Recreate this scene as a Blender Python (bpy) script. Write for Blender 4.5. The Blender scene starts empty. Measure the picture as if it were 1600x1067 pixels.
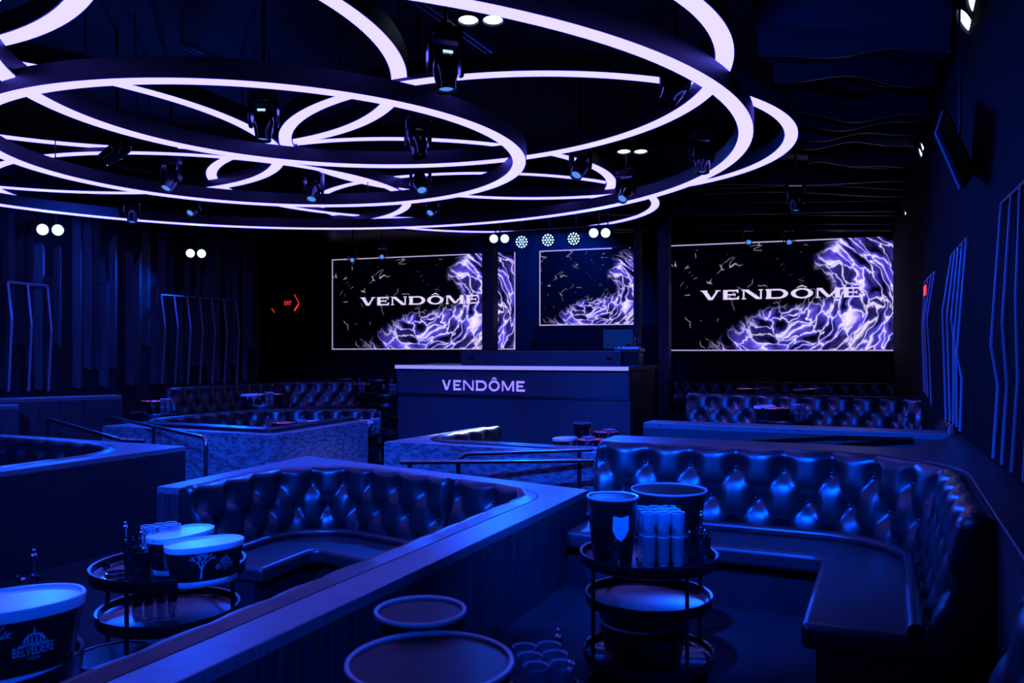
import bpy, bmesh, math, random
from mathutils import Vector, Matrix
PI = math.pi
random.seed(7)
S = bpy.context.scene
COL = S.collection
# ------------------------------------------------------------------ camera
EYE = 1.5; FPX = 1290.0; HOR = 546.0
cam_d = bpy.data.cameras.new('camera'); cam = bpy.data.objects.new('camera', cam_d); COL.objects.link(cam)
cam.location = (0, 0, EYE); cam.rotation_euler = (PI/2, 0, 0)
cam_d.sensor_width = 36; cam_d.lens = FPX/1600*36
cam_d.shift_y = (HOR-533.5)/1600
cam_d.clip_start = 0.05
cam_d.dof.use_dof = True; cam_d.dof.focus_distance = 6.5; cam_d.dof.aperture_fstop = 3.2
S.camera = cam
# ------------------------------------------------------------------ world, view
w = bpy.data.worlds.new('world'); S.world = w; w.use_nodes = True
w.node_tree.nodes['Background'].inputs[0].default_value = (0.05, 0.12, 1, 1)
w.node_tree.nodes['Background'].inputs[1].default_value = 0.0012
S.view_settings.view_transform = 'Standard'; S.view_settings.look = 'None'
S.view_settings.exposure = 0; S.view_settings.gamma = 1; S.view_settings.use_curve_mapping = False
try:
    S.cycles.use_denoising = True; S.cycles.max_bounces = 8; S.cycles.sample_clamp_indirect = 4
    S.cycles.caustics_reflective = False; S.cycles.caustics_refractive = False
except Exception: pass
BLUE = (0.0, 0.065, 1.0)
VIOLET = (0.09, 0.08, 1.0)
RING_COL = (0.84, 0.73, 7.5)

def aim(o, target):
    d = Vector(target)-o.location
    o.rotation_euler = d.to_track_quat('-Z', 'Y').to_euler()
def spot(loc, target, power, col=BLUE, size=60, blend=.6, radius=.08):
    l = bpy.data.lights.new('lamp', 'SPOT'); l.energy = power; l.color = col
    l.spot_size = math.radians(size); l.spot_blend = blend; l.shadow_soft_size = radius
    o = bpy.data.objects.new('lamp', l); COL.objects.link(o); o.location = loc; aim(o, target); return o
# spots added to light parts of the room, most without a fixture: (place, aimed at, power, colour, cone)
ADDED_SPOTS = [
    ((.1, 2.3, 3.4), (1.2, 5.5, .7), 3200, BLUE, 56),        # on the curved sofa
    ((-2.4, 2.4, 3.4), (2.0, 5.0, .75), 1300, BLUE, 40),     # on the curved sofa from the side
    ((-2.0, 2.6, 3.4), (-.9, 6.4, .4), 2800, BLUE, 60),      # on the middle booth
    ((.5, 3.0, 3.4), (-1.9, 6.3, .4), 900, BLUE, 36),        # on the middle booth from the side
    ((-1.2, 3.2, 3.4), (-2.4, 10.8, .2), 3600, BLUE, 36),    # on the stone booth
    ((-3.6, 3.6, 3.4), (-5.0, 8.6, .4), 1900, BLUE, 50),     # on the booth to the side
    ((-1.0, 8.7, 3.15), (-1.9, 6.1, .3), 1100, BLUE, 50),     # back light on the middle booth
    ((.8, 13.0, 3.1), (-.66, 9.75, .42), 5200, (.5, .65, 1), 12), # narrow beam on the small sofa
    ((.6, .3, 3.2), (-1.7, 3.3, .4), 700, BLUE, 40),         # on the printed buckets
    ((.9, .6, 3.2), (-.1, 2.0, .7), 260, BLUE, 40),          # on the buckets at the lower edge
    ((-6.4, 6.3, 3.3), (-4.9, 8.9, .4), 2400, BLUE, 40),     # on the booth to the side, along the wall
    ((1.8, 2.2, 3.4), (.6, 3.9, .6), 1300, BLUE, 28),         # on the trolley by the curved sofa
    ((-3.2, 1.6, 3.4), (-1.8, 4.2, .4), 900, BLUE, 50),      # on the trolley in the middle booth
    ((-.5, 6.3, 3.2), (0, 13.0, .9), 1000, BLUE, 40),       # on the dj booth
    ((0.9, 17.75, 4.2), (0.9, 19.9, 2.4), 1500, BLUE, 110),   # on the screen wall
    ((2.2, 9.4, 3.2), (-.4, 9.7, .5), 900, (.16, .2, 1), 34), # on the small stone booth
    ((.82, 9.8, 3.2), (3.6, 9.4, .8), 500, VIOLET, 70),     # on the booth by the wall
    ((-4.6, 10.8, 3.1), (-8.6, 12.6, 1.7), 330, BLUE, 90),   # on the slatted wall
    ((.6, 3.4, 3.4), (3.3, 6.6, 2.1), 420, BLUE, 34),        # on the ribbed wall
    ((2.0, 4.6, 3.2), (3.6, 9.2, 4.1), 220, BLUE, 60),       # up at the slatted ceiling
]
for (p, t, e, c, s) in ADDED_SPOTS:
    spot(p, t, e, c, s, radius=.05)

# ------------------------------------------------------------------ geometry helpers
def G(px, py, z):
    """the point of the plane at height z seen at pixel px, py"""
    d = EYE-z; t = d/(py-HOR)
    return Vector(((px-800)*t, FPX*t, z))
def AT(px, py, Y):
    return Vector(((px-800)/FPX*Y, Y, EYE-(py-HOR)/FPX*Y))
U = Vector((.91, -.4146, 0)); V = Vector((.4146, .91, 0))
def UV(u, v, z=0): return U*u+V*v+Vector((0, 0, z))

class MB:
    def __init__(s): s.v = []; s.f = []
    def add(s, vs, fs):
        n = len(s.v); s.v += [tuple(x) for x in vs]; s.f += [tuple(i+n for i in f) for f in fs]; return s
    def box(s, c, d, rz=0, m=None):
        x, y, z = d[0]/2, d[1]/2, d[2]/2
        vs = [Vector((a*x, b*y, e*z)) for a in (-1, 1) for b in (-1, 1) for e in (-1, 1)]
        if m is None: m = Matrix.Rotation(rz, 3, 'Z')
        vs = [m @ v+Vector(c) for v in vs]
        return s.add(vs, [(0, 1, 3, 2), (4, 6, 7, 5), (0, 4, 5, 1), (2, 3, 7, 6), (0, 2, 6, 4), (1, 5, 7, 3)])
    def bar(s, a, b, wd, ht=None, up=(0, 0, 1)):
        a, b = Vector(a), Vector(b); ht = ht or wd; d = (b-a)
        L = d.length; d.normalize(); up = Vector(up)
        if abs(d.dot(up)) > .99: up = Vector((0, 1, 0))
        x = d.cross(up).normalized(); z = x.cross(d)
        m = Matrix((x, d, z)).transposed()
        return s.box((a+b)/2, (wd, L, ht), m=m)
    def prism(s, poly, z0, z1):
        n = len(poly)
        ar = sum(poly[i][0]*poly[(i+1) % n][1]-poly[(i+1) % n][0]*poly[i][1] for i in range(n))
        if ar < 0: poly = poly[::-1]
        vs = [(p[0], p[1], z0) for p in poly]+[(p[0], p[1], z1) for p in poly]
        fs = [tuple(range(n-1, -1, -1)), tuple(range(n, 2*n))]
        fs += [(i, (i+1) % n, n+(i+1) % n, n+i) for i in range(n)]
        return s.add(vs, fs)
    def lathe(s, prof, n=32, c=(0, 0, 0), sx=1, sy=1, rz=0, closed=False, power=2):
        vs = []; fs = []
        k = len(prof)
        for i in range(n):
            a = 2*PI*i/n; ca, sa = math.cos(a), math.sin(a)
            if power != 2:
                q = (abs(ca)**power+abs(sa)**power)**(-1/power); ca *= q; sa *= q
            for (r, z) in prof:
                x, y = r*ca*sx, r*sa*sy
                vs.append((c[0]+x*math.cos(rz)-y*math.sin(rz), c[1]+x*math.sin(rz)+y*math.cos(rz), c[2]+z))
        m = k if closed else k-1
        for i in range(n):
            j = (i+1) % n
            for q in range(m):
                a, b = q, (q+1) % k
                fs.append((i*k+a, j*k+a, j*k+b, i*k+b))
        if not closed:
            if prof[0][0] > 1e-6: fs.append(tuple(i*k for i in range(n-1, -1, -1)))
            if prof[-1][0] > 1e-6: fs.append(tuple(i*k+k-1 for i in range(n)))
        return s.add(vs, fs)
    def tube(s, pts, r, n=8, closed=False, caps=True):
        pts = [Vector(p) for p in pts]; N = len(pts); vs = []; fs = []
        prev = None
        for i, p in enumerate(pts):
            if closed: d = pts[(i+1) % N]-pts[i-1]
            else: d = pts[min(i+1, N-1)]-pts[max(i-1, 0)]
            d.normalize()
            if prev is None:
                up = Vector((0, 0, 1)) if abs(d.z) < .9 else Vector((1, 0, 0))
                x = d.cross(up).normalized()
            else:
                x = (prev-d*prev.dot(d)).normalized()
            prev = x; y = d.cross(x)
            rr = r[i] if isinstance(r, (list, tuple)) else r
            for j in range(n):
                a = 2*PI*j/n; vs.append(p+x*(rr*math.cos(a))+y*(rr*math.sin(a)))
        M = N if closed else N-1
        for i in range(M):
            k = (i+1) % N
            for j in range(n):
                l = (j+1) % n
                fs.append((i*n+j, i*n+l, k*n+l, k*n+j))
        if caps and not closed:
            fs.append(tuple(range(n-1, -1, -1))); fs.append(tuple((N-1)*n+j for j in range(n)))
        return s.add(vs, fs)
    def grid(s, rows, closed_u=False):
        n = len(rows); k = len(rows[0]); vs = [p for r in rows for p in r]; fs = []
        for i in range(n if closed_u else n-1):
            j = (i+1) % n
            for q in range(k-1): fs.append((i*k+q, j*k+q, j*k+q+1, i*k+q+1))
        return s.add(vs, fs)
    def sphere(s, c, r, n=12, m=8, sc=(1, 1, 1), rot=None):
        prof = [(r*math.sin(PI*i/m), -r*math.cos(PI*i/m)) for i in range(m+1)]
        t = MB().lathe(prof, n)
        vs = [Vector((v[0]*sc[0], v[1]*sc[1], v[2]*sc[2])) for v in t.v]
        if rot is not None: vs = [rot @ v for v in vs]
        return s.add([v+Vector(c) for v in vs], t.f)

def obj(name, mb, m, parent=None, smooth=True, world=False, bevel=0, angle=40):
    me = bpy.data.meshes.new(name)
    off = parent.location if (world and parent is not None) else Vector((0, 0, 0))
    if world and parent is not None and parent.parent is not None: off = off+parent.parent.location
    me.from_pydata([tuple(Vector(v)-off) for v in mb.v], [], mb.f); me.update()
    bm = bmesh.new(); bm.from_mesh(me)
    bmesh.ops.recalc_face_normals(bm, faces=bm.faces[:])
    lim = math.radians(angle)
    for f in bm.faces: f.smooth = smooth
    if smooth:
        for e in bm.edges:
            if len(e.link_faces) == 2 and e.calc_face_angle(0) > lim: e.smooth = False
    bm.to_mesh(me); bm.free()
    o = bpy.data.objects.new(name, me); COL.objects.link(o)
    if m is not None: me.materials.append(m)
    if parent is not None: o.parent = parent
    if bevel:
        b = o.modifiers.new('bevel', 'BEVEL'); b.width = bevel; b.segments = 3; b.limit_method = 'ANGLE'; b.angle_limit = math.radians(35)
        b.harden_normals = False
    return o
def thing(name, label, cat, loc=(0, 0, 0), rz=0, group=None):
    o = bpy.data.objects.new(name, None); COL.objects.link(o); o.location = loc; o.rotation_euler = (0, 0, rz)
    o.empty_display_size = .1
    return tag(o, label, cat, group)
def tag(o, label, cat, group=None):
    o['label'] = label; o['category'] = cat
    if group: o['group'] = group
    return o
def struct(name, mb, m, **k):
    o = obj(name, mb, m, **k); o['kind'] = 'structure'; return o
def dup(src, loc, rz=0, label=None, group=None, scale=1):
    r = src.copy(); COL.objects.link(r); r.location = loc; r.rotation_euler = (0, 0, rz); r.scale = (scale,)*3
    if label: r['label'] = label
    if group: r['group'] = group
    def rec(a, b):
        for ch in list(a.children):
            c = ch.copy(); COL.objects.link(c); c.parent = b; rec(ch, c)
    rec(src, r); return r

# ------------------------------------------------------------------ materials
MATS = {}
def mat(name, col, rough=.5, metal=0, spec=.5, emit=None, es=1, trans=0, coat=0, ior=1.45):
    m = bpy.data.materials.new(name); m.use_nodes = True
    b = m.node_tree.nodes['Principled BSDF']
    b.inputs['Base Color'].default_value = (*col, 1); b.inputs['Roughness'].default_value = rough
    b.inputs['Metallic'].default_value = metal; b.inputs['Specular IOR Level'].default_value = spec
    b.inputs['Transmission Weight'].default_value = trans; b.inputs['Coat Weight'].default_value = coat
    b.inputs['IOR'].default_value = ior
    if emit: b.inputs['Emission Color'].default_value = (*emit, 1); b.inputs['Emission Strength'].default_value = es
    MATS[name] = m; return m
def noise_mat(name, c0, c1, scale=(1, 1, 1), nscale=8, rough=(.4, .6), bump=0, detail=6, lo=.35, hi=.65, spec=.5, coord='Object', coat=0):
    m = mat(name, c0, rough[0], spec=spec, coat=coat); nt = m.node_tree; N = nt.nodes; L = nt.links; b = N['Principled BSDF']
    tc = N.new('ShaderNodeTexCoord'); mp = N.new('ShaderNodeMapping'); mp.inputs['Scale'].default_value = scale
    nz = N.new('ShaderNodeTexNoise'); nz.inputs['Scale'].default_value = nscale; nz.inputs['Detail'].default_value = detail
    cr = N.new('ShaderNodeValToRGB'); cr.color_ramp.elements[0].position = lo; cr.color_ramp.elements[1].position = hi
    cr.color_ramp.elements[0].color = (*c0, 1); cr.color_ramp.elements[1].color = (*c1, 1)
    mr = N.new('ShaderNodeMapRange'); mr.inputs[3].default_value = rough[0]; mr.inputs[4].default_value = rough[1]
    L.new(tc.outputs[coord], mp.inputs[0]); L.new(mp.outputs[0], nz.inputs['Vector'])
    L.new(nz.outputs[0], cr.inputs[0]); L.new(cr.outputs[0], b.inputs['Base Color'])
    L.new(nz.outputs[0], mr.inputs[0]); L.new(mr.outputs[0], b.inputs['Roughness'])
    if bump:
        bp = N.new('ShaderNodeBump'); bp.inputs['Strength'].default_value = bump; bp.inputs['Distance'].default_value = .01
        L.new(nz.outputs[0], bp.inputs['Height']); L.new(bp.outputs[0], b.inputs['Normal'])
    return m
LEATHER = noise_mat('black_leather', (.005, .005, .006), (.008, .008, .009), nscale=260, rough=(.26, .36), bump=.05, detail=3, spec=.6)
SEATL = noise_mat('seat_leather', (.009, .009, .010), (.013, .013, .014), nscale=200, rough=(.36, .46), bump=.05, detail=3, spec=.55)
CAPW = noise_mat('grey_wood_cap', (.06, .06, .065), (.11, .11, .115), scale=(1, 14, 14), nscale=5, rough=(.32, .45), bump=.1)
CAPD = noise_mat('shaded_wood_cap', (.012, .012, .013), (.022, .022, .024), scale=(1, 14, 14), nscale=5, rough=(.34, .46), bump=.1)  # grey cap wood darkened: shade on the ledge put into its colour
STONE = noise_mat('flecked_stone', (.06, .06, .065), (.15, .15, .155), scale=(1.2, 1.2, 3), nscale=11, rough=(.4, .6), bump=.15, detail=10, lo=.42, hi=.56)
VENEER = noise_mat('dark_veneer', (.008, .008, .01), (.03, .03, .034), scale=(30, 30, .6), nscale=3, rough=(.4, .55), bump=.08)
PLAIN = mat('dark_panel', (.010, .010, .012), .5, spec=.3)
CARPET = noise_mat('dark_carpet', (.006, .0065, .008), (.016, .0165, .019), nscale=60, rough=(.8, .95), bump=.3, detail=8, spec=.15)
CEIL = mat('black_ceiling', (.008, .009, .012), .8)
WALLM = noise_mat('dark_wall', (.005, .005, .007), (.008, .008, .011), nscale=3, rough=(.6, .8), spec=.2)
SLAT = noise_mat('wall_slats', (.006, .007, .009), (.022, .024, .03), scale=(8, 8, .4), nscale=3, rough=(.4, .6))
BAFFLE = mat('ceiling_baffle', (.016, .017, .022), .35)
BLACKM = mat('black_metal', (.012, .012, .014), .35, .4)
GLOSSB = mat('gloss_black', (.006, .006, .008), .12)
STEEL = mat('steel', (.5, .5, .52), .22, 1)
RIMM = mat('bucket_rim', (.22, .22, .24), .25)
INSIDE = mat('bucket_inside', (.005, .005, .006), .6, spec=.15)
CHROME = mat('chrome', (.75, .75, .78), .08, 1)
DARKST = mat('dark_steel', (.10, .10, .11), .3, 1)
RIBM = mat('wall_rib_paint', (.16, .16, .18), .4)
BUCKETW = mat('white_plastic', (.55, .55, .57), .3)
BUCKETB = mat('black_plastic', (.006, .006, .007), .25)
PRINT = mat('silver_print', (.45, .45, .47), .4)
RINGD = mat('ring_diffuser', (.8, .8, .8), .5, emit=RING_COL, es=1)
HOUS = mat('ring_housing', (.012, .012, .015), .5, spec=.3)
LAMPC = mat('lit_cell', (.3, .3, .3), .3, emit=(.35, .6, 1), es=3)
LAMPG = mat('lit_lamp_glass', (.5, .5, .5), .3, emit=(.5, .72, 1), es=4)
LAMPS = mat('dim_lamp_glass', (.5, .5, .5), .2, emit=(.10, .30, 1.0), es=.9)
DISPLAY = mat('display_panel', (.02, .02, .02), .3, emit=(.5, .8, 1), es=1.1)
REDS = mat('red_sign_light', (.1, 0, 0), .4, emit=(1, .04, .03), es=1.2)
GLASS = mat('clear_glass', (.9, .92, 1), .03, trans=.92, ior=1.45, spec=.8)
PINK = noise_mat('pink_reflection_glow', (.02, .01, .03), (.9, .10, .45), scale=(1, 1, .3), nscale=40, rough=(.2, .4), lo=.45, hi=.55)
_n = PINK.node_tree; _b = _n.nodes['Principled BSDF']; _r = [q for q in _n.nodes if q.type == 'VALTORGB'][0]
_n.links.new(_r.outputs[0], _b.inputs['Emission Color']); _b.inputs['Emission Strength'].default_value = .9    # glow added to the lining, stands in for a pink reflection
LETTER = mat('lilac_letters', (.5, .45, .7), .4, emit=(.36, .24, .95), es=1.0)
SCRL = mat('screen_letters', (.0, .0, .0), .5, emit=(.80, .68, 1.1), es=1.0)
LEDGE = mat('lit_counter_edge', (.4, .4, .45), .4, emit=(.30, .28, .9), es=.9)
MONIT = mat('monitor_glow', (.01, .01, .02), .2, emit=(.001, .012, .09), es=1)

# ------------------------------------------------------------------ path helpers
def offset(pts, d):
    """offset a polyline to its left by d, mitred"""
    out = []
    P = [Vector((p[0], p[1])) for p in pts]
    for i in range(len(P)):
        ns = []
        if i > 0: t = (P[i]-P[i-1]).normalized(); ns.append(Vector((-t.y, t.x)))
        if i < len(P)-1: t = (P[i+1]-P[i]).normalized(); ns.append(Vector((-t.y, t.x)))
        if len(ns) == 1: out.append(P[i]+ns[0]*d)
        else:
            m = (ns[0]+ns[1]).normalized(); out.append(P[i]+m*(d/max(.3, m.dot(ns[0]))))
    return out
def rounded(pts, R, n=14):
    P = [Vector((p[0], p[1])) for p in pts]; out = [P[0]]
    for i in range(1, len(P)-1):
        a = (P[i-1]-P[i]); b = (P[i+1]-P[i]); la, lb = a.length, b.length; a.normalize(); b.normalize()
        ang = a.angle(b); r = R[i-1] if isinstance(R, (list, tuple)) else R
        t = min(r/math.tan(ang/2), la*.48 if i > 1 else la*.95, lb*.48 if i < len(P)-2 else lb*.95); r = t*math.tan(ang/2)
        c = P[i]+(a+b).normalized()*(r/math.sin(ang/2))
        s0 = P[i]+a*t-c; s1 = P[i]+b*t-c
        tot = s0.angle_signed(s1)
        for k in range(n+1):
            f = -tot*k/n
            out.append(c+Vector((s0.x*math.cos(f)-s0.y*math.sin(f), s0.x*math.sin(f)+s0.y*math.cos(f))))
    out.append(P[-1]); return out
def resample(pts, step):
    L = [0]
    for a, b in zip(pts, pts[1:]): L.append(L[-1]+(b-a).length)
    n = max(2, int(round(L[-1]/step))); out = []; j = 0
    for i in range(n+1):
        s = L[-1]*i/n
        while j < len(L)-2 and L[j+1] < s: j += 1
        f = (s-L[j])/max(1e-9, L[j+1]-L[j]); out.append(pts[j].lerp(pts[j+1], min(1, max(0, f))))
    return out, L[-1]
BUTTON = None
def tufted(parent, path, z0, z1, side=1, col=.30, row=.18, bulge=.042, lean=.10, fine=18, buttons=True, thick=.13, roll=.06, top_row=.13, material=None):
    """a deep-buttoned backrest: path is the line of its rear top edge, the seat on its left (side 1) or right (-1)"""
    global BUTTON
    pts, L = resample(path, col/fine)
    ncol = max(1, round(L/col)); cw = L/ncol
    N = len(pts); H = z1-z0
    B = max(1, int((H-top_row-.02)/row)); zb0 = z1-top_row-B*row
    nrm = []
    for i in range(N):
        d = (pts[min(i+1, N-1)]-pts[max(i-1, 0)]).normalized(); nrm.append(Vector((-d.y, d.x))*side)
    prof = []
    nz = max(10, int(H/row*fine*.55))
    for k in range(nz+1):
        f = k/nz; prof.append((thick+lean*(1-f)-roll*.25, z0+(H-roll)*f, 1.0))
    for k in range(1, 7):
        a = k/6*PI/2; prof.append((thick-roll*.25-roll*(1-math.cos(a)), z1-roll+roll*math.sin(a), 1-.55*k/6))
    prof.append((thick*.35, z1-.004, .3)); prof.append((0, z1-.02, 0))
    def disp(s, z, wgt):
        a = s/cw; b = min(B, max(0, (z-zb0)/row)); p = a-b/2-.25; q = a+b/2-.25
        pr = abs(math.sin(PI*p))*abs(math.sin(PI*q))
        if z < zb0: pr = pr+(1-pr)*min(1, (zb0-z)/.1)*.7
        d2 = 9
        for bb in (math.floor(b), min(B, math.floor(b)+1)):
            aa = a-.25-((bb/2) % 1); aa -= round(aa); dz = (z-zb0-bb*row)
            if bb == B and dz > 0: dz *= .7
            d2 = min(d2, (aa*cw)**2+dz*dz)
        dim = math.exp(-d2/(.0034*(col/.3)**2))
        return bulge*(.20*pr**.2+.42*pr**.55-.85*dim-.1)*wgt
    rows = []
    for i in range(N):
        s = L*i/(N-1); e = min(s, L-s); ee = 1-min(1, e/.05); drop = .05*(1-math.sqrt(max(0, 1-ee*ee)))
        r = []
        for (o, z, wg) in prof:
            oo = o+disp(s, z, wg)-drop*min(1, o/.08); p = pts[i]+nrm[i]*oo
            r.append((p.x, p.y, z-drop*.6*(1 if z > z1-roll else 0)))
        r.append((pts[i].x, pts[i].y, z0))
        rows.append(r)
    mb = MB().grid(rows); k = len(rows[0])
    mb.f.append(tuple(range(k))); mb.f.append(tuple((N-1)*k+q for q in range(k-1, -1, -1)))
    ob = obj('backrest', mb, material or LEATHER, parent, world=True, angle=70)
    if buttons:
        if BUTTON is None:
            BUTTON = bpy.data.meshes.new('button'); t = MB().sphere((0, 0, 0), .014, 8, 5, (1, 1, .8))
            BUTTON.from_pydata(t.v, [], t.f); BUTTON.materials.append(LEATHER)
            for p in BUTTON.polygons: p.use_smooth = True
        cnt = 0
        for b in range(B+1):
            for a in range(ncol+1):
                s = (a+.25+((b/2) % 1))*cw
                if s < .06 or s > L-.06 or cnt >= 96: continue
                z = zb0+b*row; f = (z-z0)/(H-roll)
                x = s/L*(N-1); i = min(N-1, int(x)); p = pts[i]+nrm[i]*(thick+lean*(1-f)-roll*.25-bulge*.80)
                o = bpy.data.objects.new('button', BUTTON); COL.objects.link(o); o.parent = ob
                o.location = Vector((p.x, p.y, z))-parent.location; cnt += 1
    return ob
def partition(label, outer, inner, z0, z1, wallm, capm, cap=.05, group='low booth walls', cat='partition'):
    c = sum((Vector((p[0], p[1])) for p in outer), Vector((0, 0)))/len(outer)
    t = thing('booth_wall', label, cat, (c.x, c.y, z0), group=group)
    poly = [(p[0], p[1]) for p in outer]+[(p[0], p[1]) for p in reversed(inner)]
    obj('wall_panel', MB().prism(poly, z0, z1-cap), wallm, t, smooth=False, world=True)
    obj('wall_cap', MB().prism(poly, z1-cap, z1), capm, t, smooth=False, world=True, bevel=.006)
    return t
def sofa(label, back, R, z0, zs, z1, side, depth=.58, fine=18, buttons=True, segs=None, bolster=True, group='tufted booth sofas', **k):
    """back: polyline of the rear edge; seats follow it"""
    path = rounded(back, R)
    c = sum(path, Vector((0, 0)))/len(path)
    t = thing('booth_sofa', label, 'sofa', (c.x, c.y, z0), group=group)
    if segs is None: segs = [(0, 1)]
    pts, L = resample(path, .02)
    for (a, b) in segs:
        sub = pts[int(a*(len(pts)-1)):int(b*(len(pts)-1))+1]
        tufted(t, sub, zs-.02, z1, side, fine=fine, buttons=buttons, **k)
    inner = offset(back, side*(depth+.2))
    rear = rounded(offset(back, side*.06), R)
    inn = rounded(inner, .06, 4)
    poly = [(p.x, p.y) for p in rear]+[(p.x, p.y) for p in reversed(inn)]
    obj('seat', MB().prism(poly, zs-.11, zs), SEATL, t, world=True, bevel=.028)
    base = [(p.x, p.y) for p in rear]+[(p.x, p.y) for p in reversed(rounded(offset(back, side*(depth+.14)), .06, 4))]
    obj('seat_base', MB().prism(base, z0, zs-.11), PLAIN, t, smooth=False, world=True)
    if bolster:
        bp, _ = resample(rounded(offset(back, side*.27), [max(.15, r-.27) for r in (R if isinstance(R, (list, tuple)) else [R]*(len(back)-2))] or 0), .05)
        obj('bolster', MB().tube([(p.x, p.y, zs+.02) for p in bp], .035, 10), LEATHER, t, world=True)
    return t

# ------------------------------------------------------------------ the room
LOW = -.33; CZ = 4.6
P1 = G(245, 760, .537).xy; P2 = G(480, 712, .537).xy; P3 = G(920, 765, .537).xy; P4 = P3-V.xy*4.35
struct('floor', MB().box((-3, 10, LOW-.1), (30, 34, .2)), CARPET, smooth=False)
plat = [P4-V.xy*3, P3, P3+V.xy*1.55, UV(.9, 0).xy*0+Vector((1.75, 7.9)), Vector((2.75, 11.3)), Vector((3.4, 13.0)), Vector((3.9, 21)), Vector((11, 21)), Vector((11, -4)), Vector((-3, -4))]
struct('floor_1', MB().prism([(p.x, p.y) for p in plat], LOW, 0), CARPET, smooth=False)
plat2 = [(-9, 9.5), (-5.95, 9.95), (-5.15, 10.75), (-3.75, 13.6), (-2.4, 13.75), (-1.9, 15.0), (-1.9, 21), (-18, 24), (-18, 9.5)]
struct('floor_2', MB().prism(plat2, LOW, 0), CARPET, smooth=False)
struct('ceiling', MB().box((-3, 10, CZ+.1), (30, 34, .2)), CEIL, smooth=False)
# back wall line
BA = Vector((-4.81, 22.1)); BB = Vector((8.2, 17.5)); BD = (BB-BA).normalized(); BN = Vector((BD.y, -BD.x))
def BW(px, off=0):
    """point of the screen wall at pixel column px, off in front of it"""
    a = BA+BN*off; k = (px-800)/FPX
    t = (k*a.y-a.x)/(BD.x-k*BD.y); return a+BD*t
def wallbox(name, a, b, z0, z1, th, m, side=1):
    a = Vector(a[:2]); b = Vector(b[:2]); d = (b-a).normalized(); n = Vector((-d.y, d.x))*side*th
    return struct(name, MB().prism([a, b, b+n, a+n], z0, z1), m, smooth=False)
wallbox('wall_back', BA-BD*13, BB+BD*.7, LOW, CZ, .2, WALLM, 1)
WR = lambda t: Vector((2.63+.385*t, 4.44+.923*t))          # the ribbed wall
BLACKW = mat('black_wall', (.0016, .0016, .002), .8, spec=.05)
wallbox('wall_right', WR(-2.3), WR(14.6), LOW, CZ, .2, BLACKW, -1)
wallbox('wall_right_return', WR(-2.3), WR(-2.3)+Vector((3.0, -1.25)), LOW, CZ, .2, BLACKW, 1)
lw0 = UV(-12.05, 1.0); lw1 = UV(-12.05, 13.4)
wallbox('wall_left', lw0, lw1, LOW, CZ, .2, WALLM, 1)
wallbox('wall_alcove', lw1, UV(-19, 13.4), LOW, CZ, .2, WALLM, -1)
# angled timber slats hung in front of the side wall, cut to points at different heights
mb = MB(); rr = random.Random(3); v = 4.0
while v < 13.3:
    wd = rr.uniform(.12, .2); dp = rr.uniform(.03, .12); zb = rr.choice([.9, .9, 1.2, 1.6]); zt = rr.choice([4.3, 3.4, 3.1, 2.6, 4.3])
    sl = rr.uniform(-.18, .22)
    if rr.random() < .85:
        q = [UV(-12.05, v, zb), UV(-12.05+dp, v+wd*.5, zb-.05), UV(-12.05, v+wd, zb), UV(-12.05, v+wd, zt+sl), UV(-12.05+dp, v+wd*.5, zt+.06), UV(-12.05, v, zt-sl)]
        mb.add(q, [(0, 1, 4, 5), (1, 2, 3, 4), (0, 2, 1), (5, 4, 3)])
    v += wd
struct('wall_left_cladding', mb, SLAT, smooth=False)
# ledge behind the curved sofa, running along the ribbed wall
lg = [UV(.33, 2.75), UV(.33, 5.5), UV(-1.86, 5.5), UV(-1.86, 5.86), UV(.1, 5.86), UV(.1, 7.0), WR(3.0), WR(-1.9)]
# pillars and dark wall parts
def pillar(name, px0, px1, Y, m, z0=LOW):
    a = AT(px0, 546, Y); b = AT(px1, 546, Y)
    struct(name, MB().box(((a.x+b.x)/2, Y, (z0+CZ)/2), (b.x-a.x, .3, CZ-z0), rz=-.34), m, smooth=False)
PILM = mat('pillar_paint', (.024, .026, .032), .45)
pillar('pillar_1', 756.5, 775, 17.6, PILM); pillar('pillar_2', 1030, 1047, 15.6, PILM)
pillar('pillar_3', 992, 1001, 16.4, PILM)
a = BW(836, .35); b = BW(1026, .35)
wallbox('wall_stage', a, b, LOW, 2.04, .3, GLOSSB, 1)
# wavy ceiling baffles
rr = random.Random(5)
cb = bpy.data.objects.new('ceiling_baffle_row', None); COL.objects.link(cb); cb['kind'] = 'structure'
Y = 4.6; i = 0
while Y < 17.2:
    x1 = WR((Y-4.44)/.923).x-.05
    x0 = (Y*.4556-.95/.91) if Y < 11.6 else (1.2 if Y < 13.2 else -5.5+rr.uniform(-.5, .5))
    z = 4.0+.10*math.sin(i*1.9)+.05*math.sin(i*.8); n = 14; rows = []
    for k in range(n+1):
        f = k/n; x = x0+(x1-x0)*f; zz = z+.035*math.sin(f*5+i*.7)+.018*math.sin(f*11+i)
        yy = Y+.06*math.sin(f*4+i)
        rows.append([(x, yy-.015, zz), (x, yy+.015, zz), (x, yy+.015, zz+.24), (x, yy-.015, zz+.24), (x, yy-.015, zz)])
    m = MB().grid(rows); m.f.append((0, 1, 2, 3)); m.f.append(tuple(n*5+q for q in (3, 2, 1, 0)))
    o = obj('ceiling_baffle', m, BAFFLE, cb, angle=60)
    Y += .33; i += 1
struct('ceiling_panel', MB().prism([(-5.9, 13.3), (1.0, 13.3), (1.5, 11.8), (4.2, 10.6), (8.2, 17.6), (-4.6, 21.9)], 4.3, 4.34), BAFFLE, smooth=False)
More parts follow.
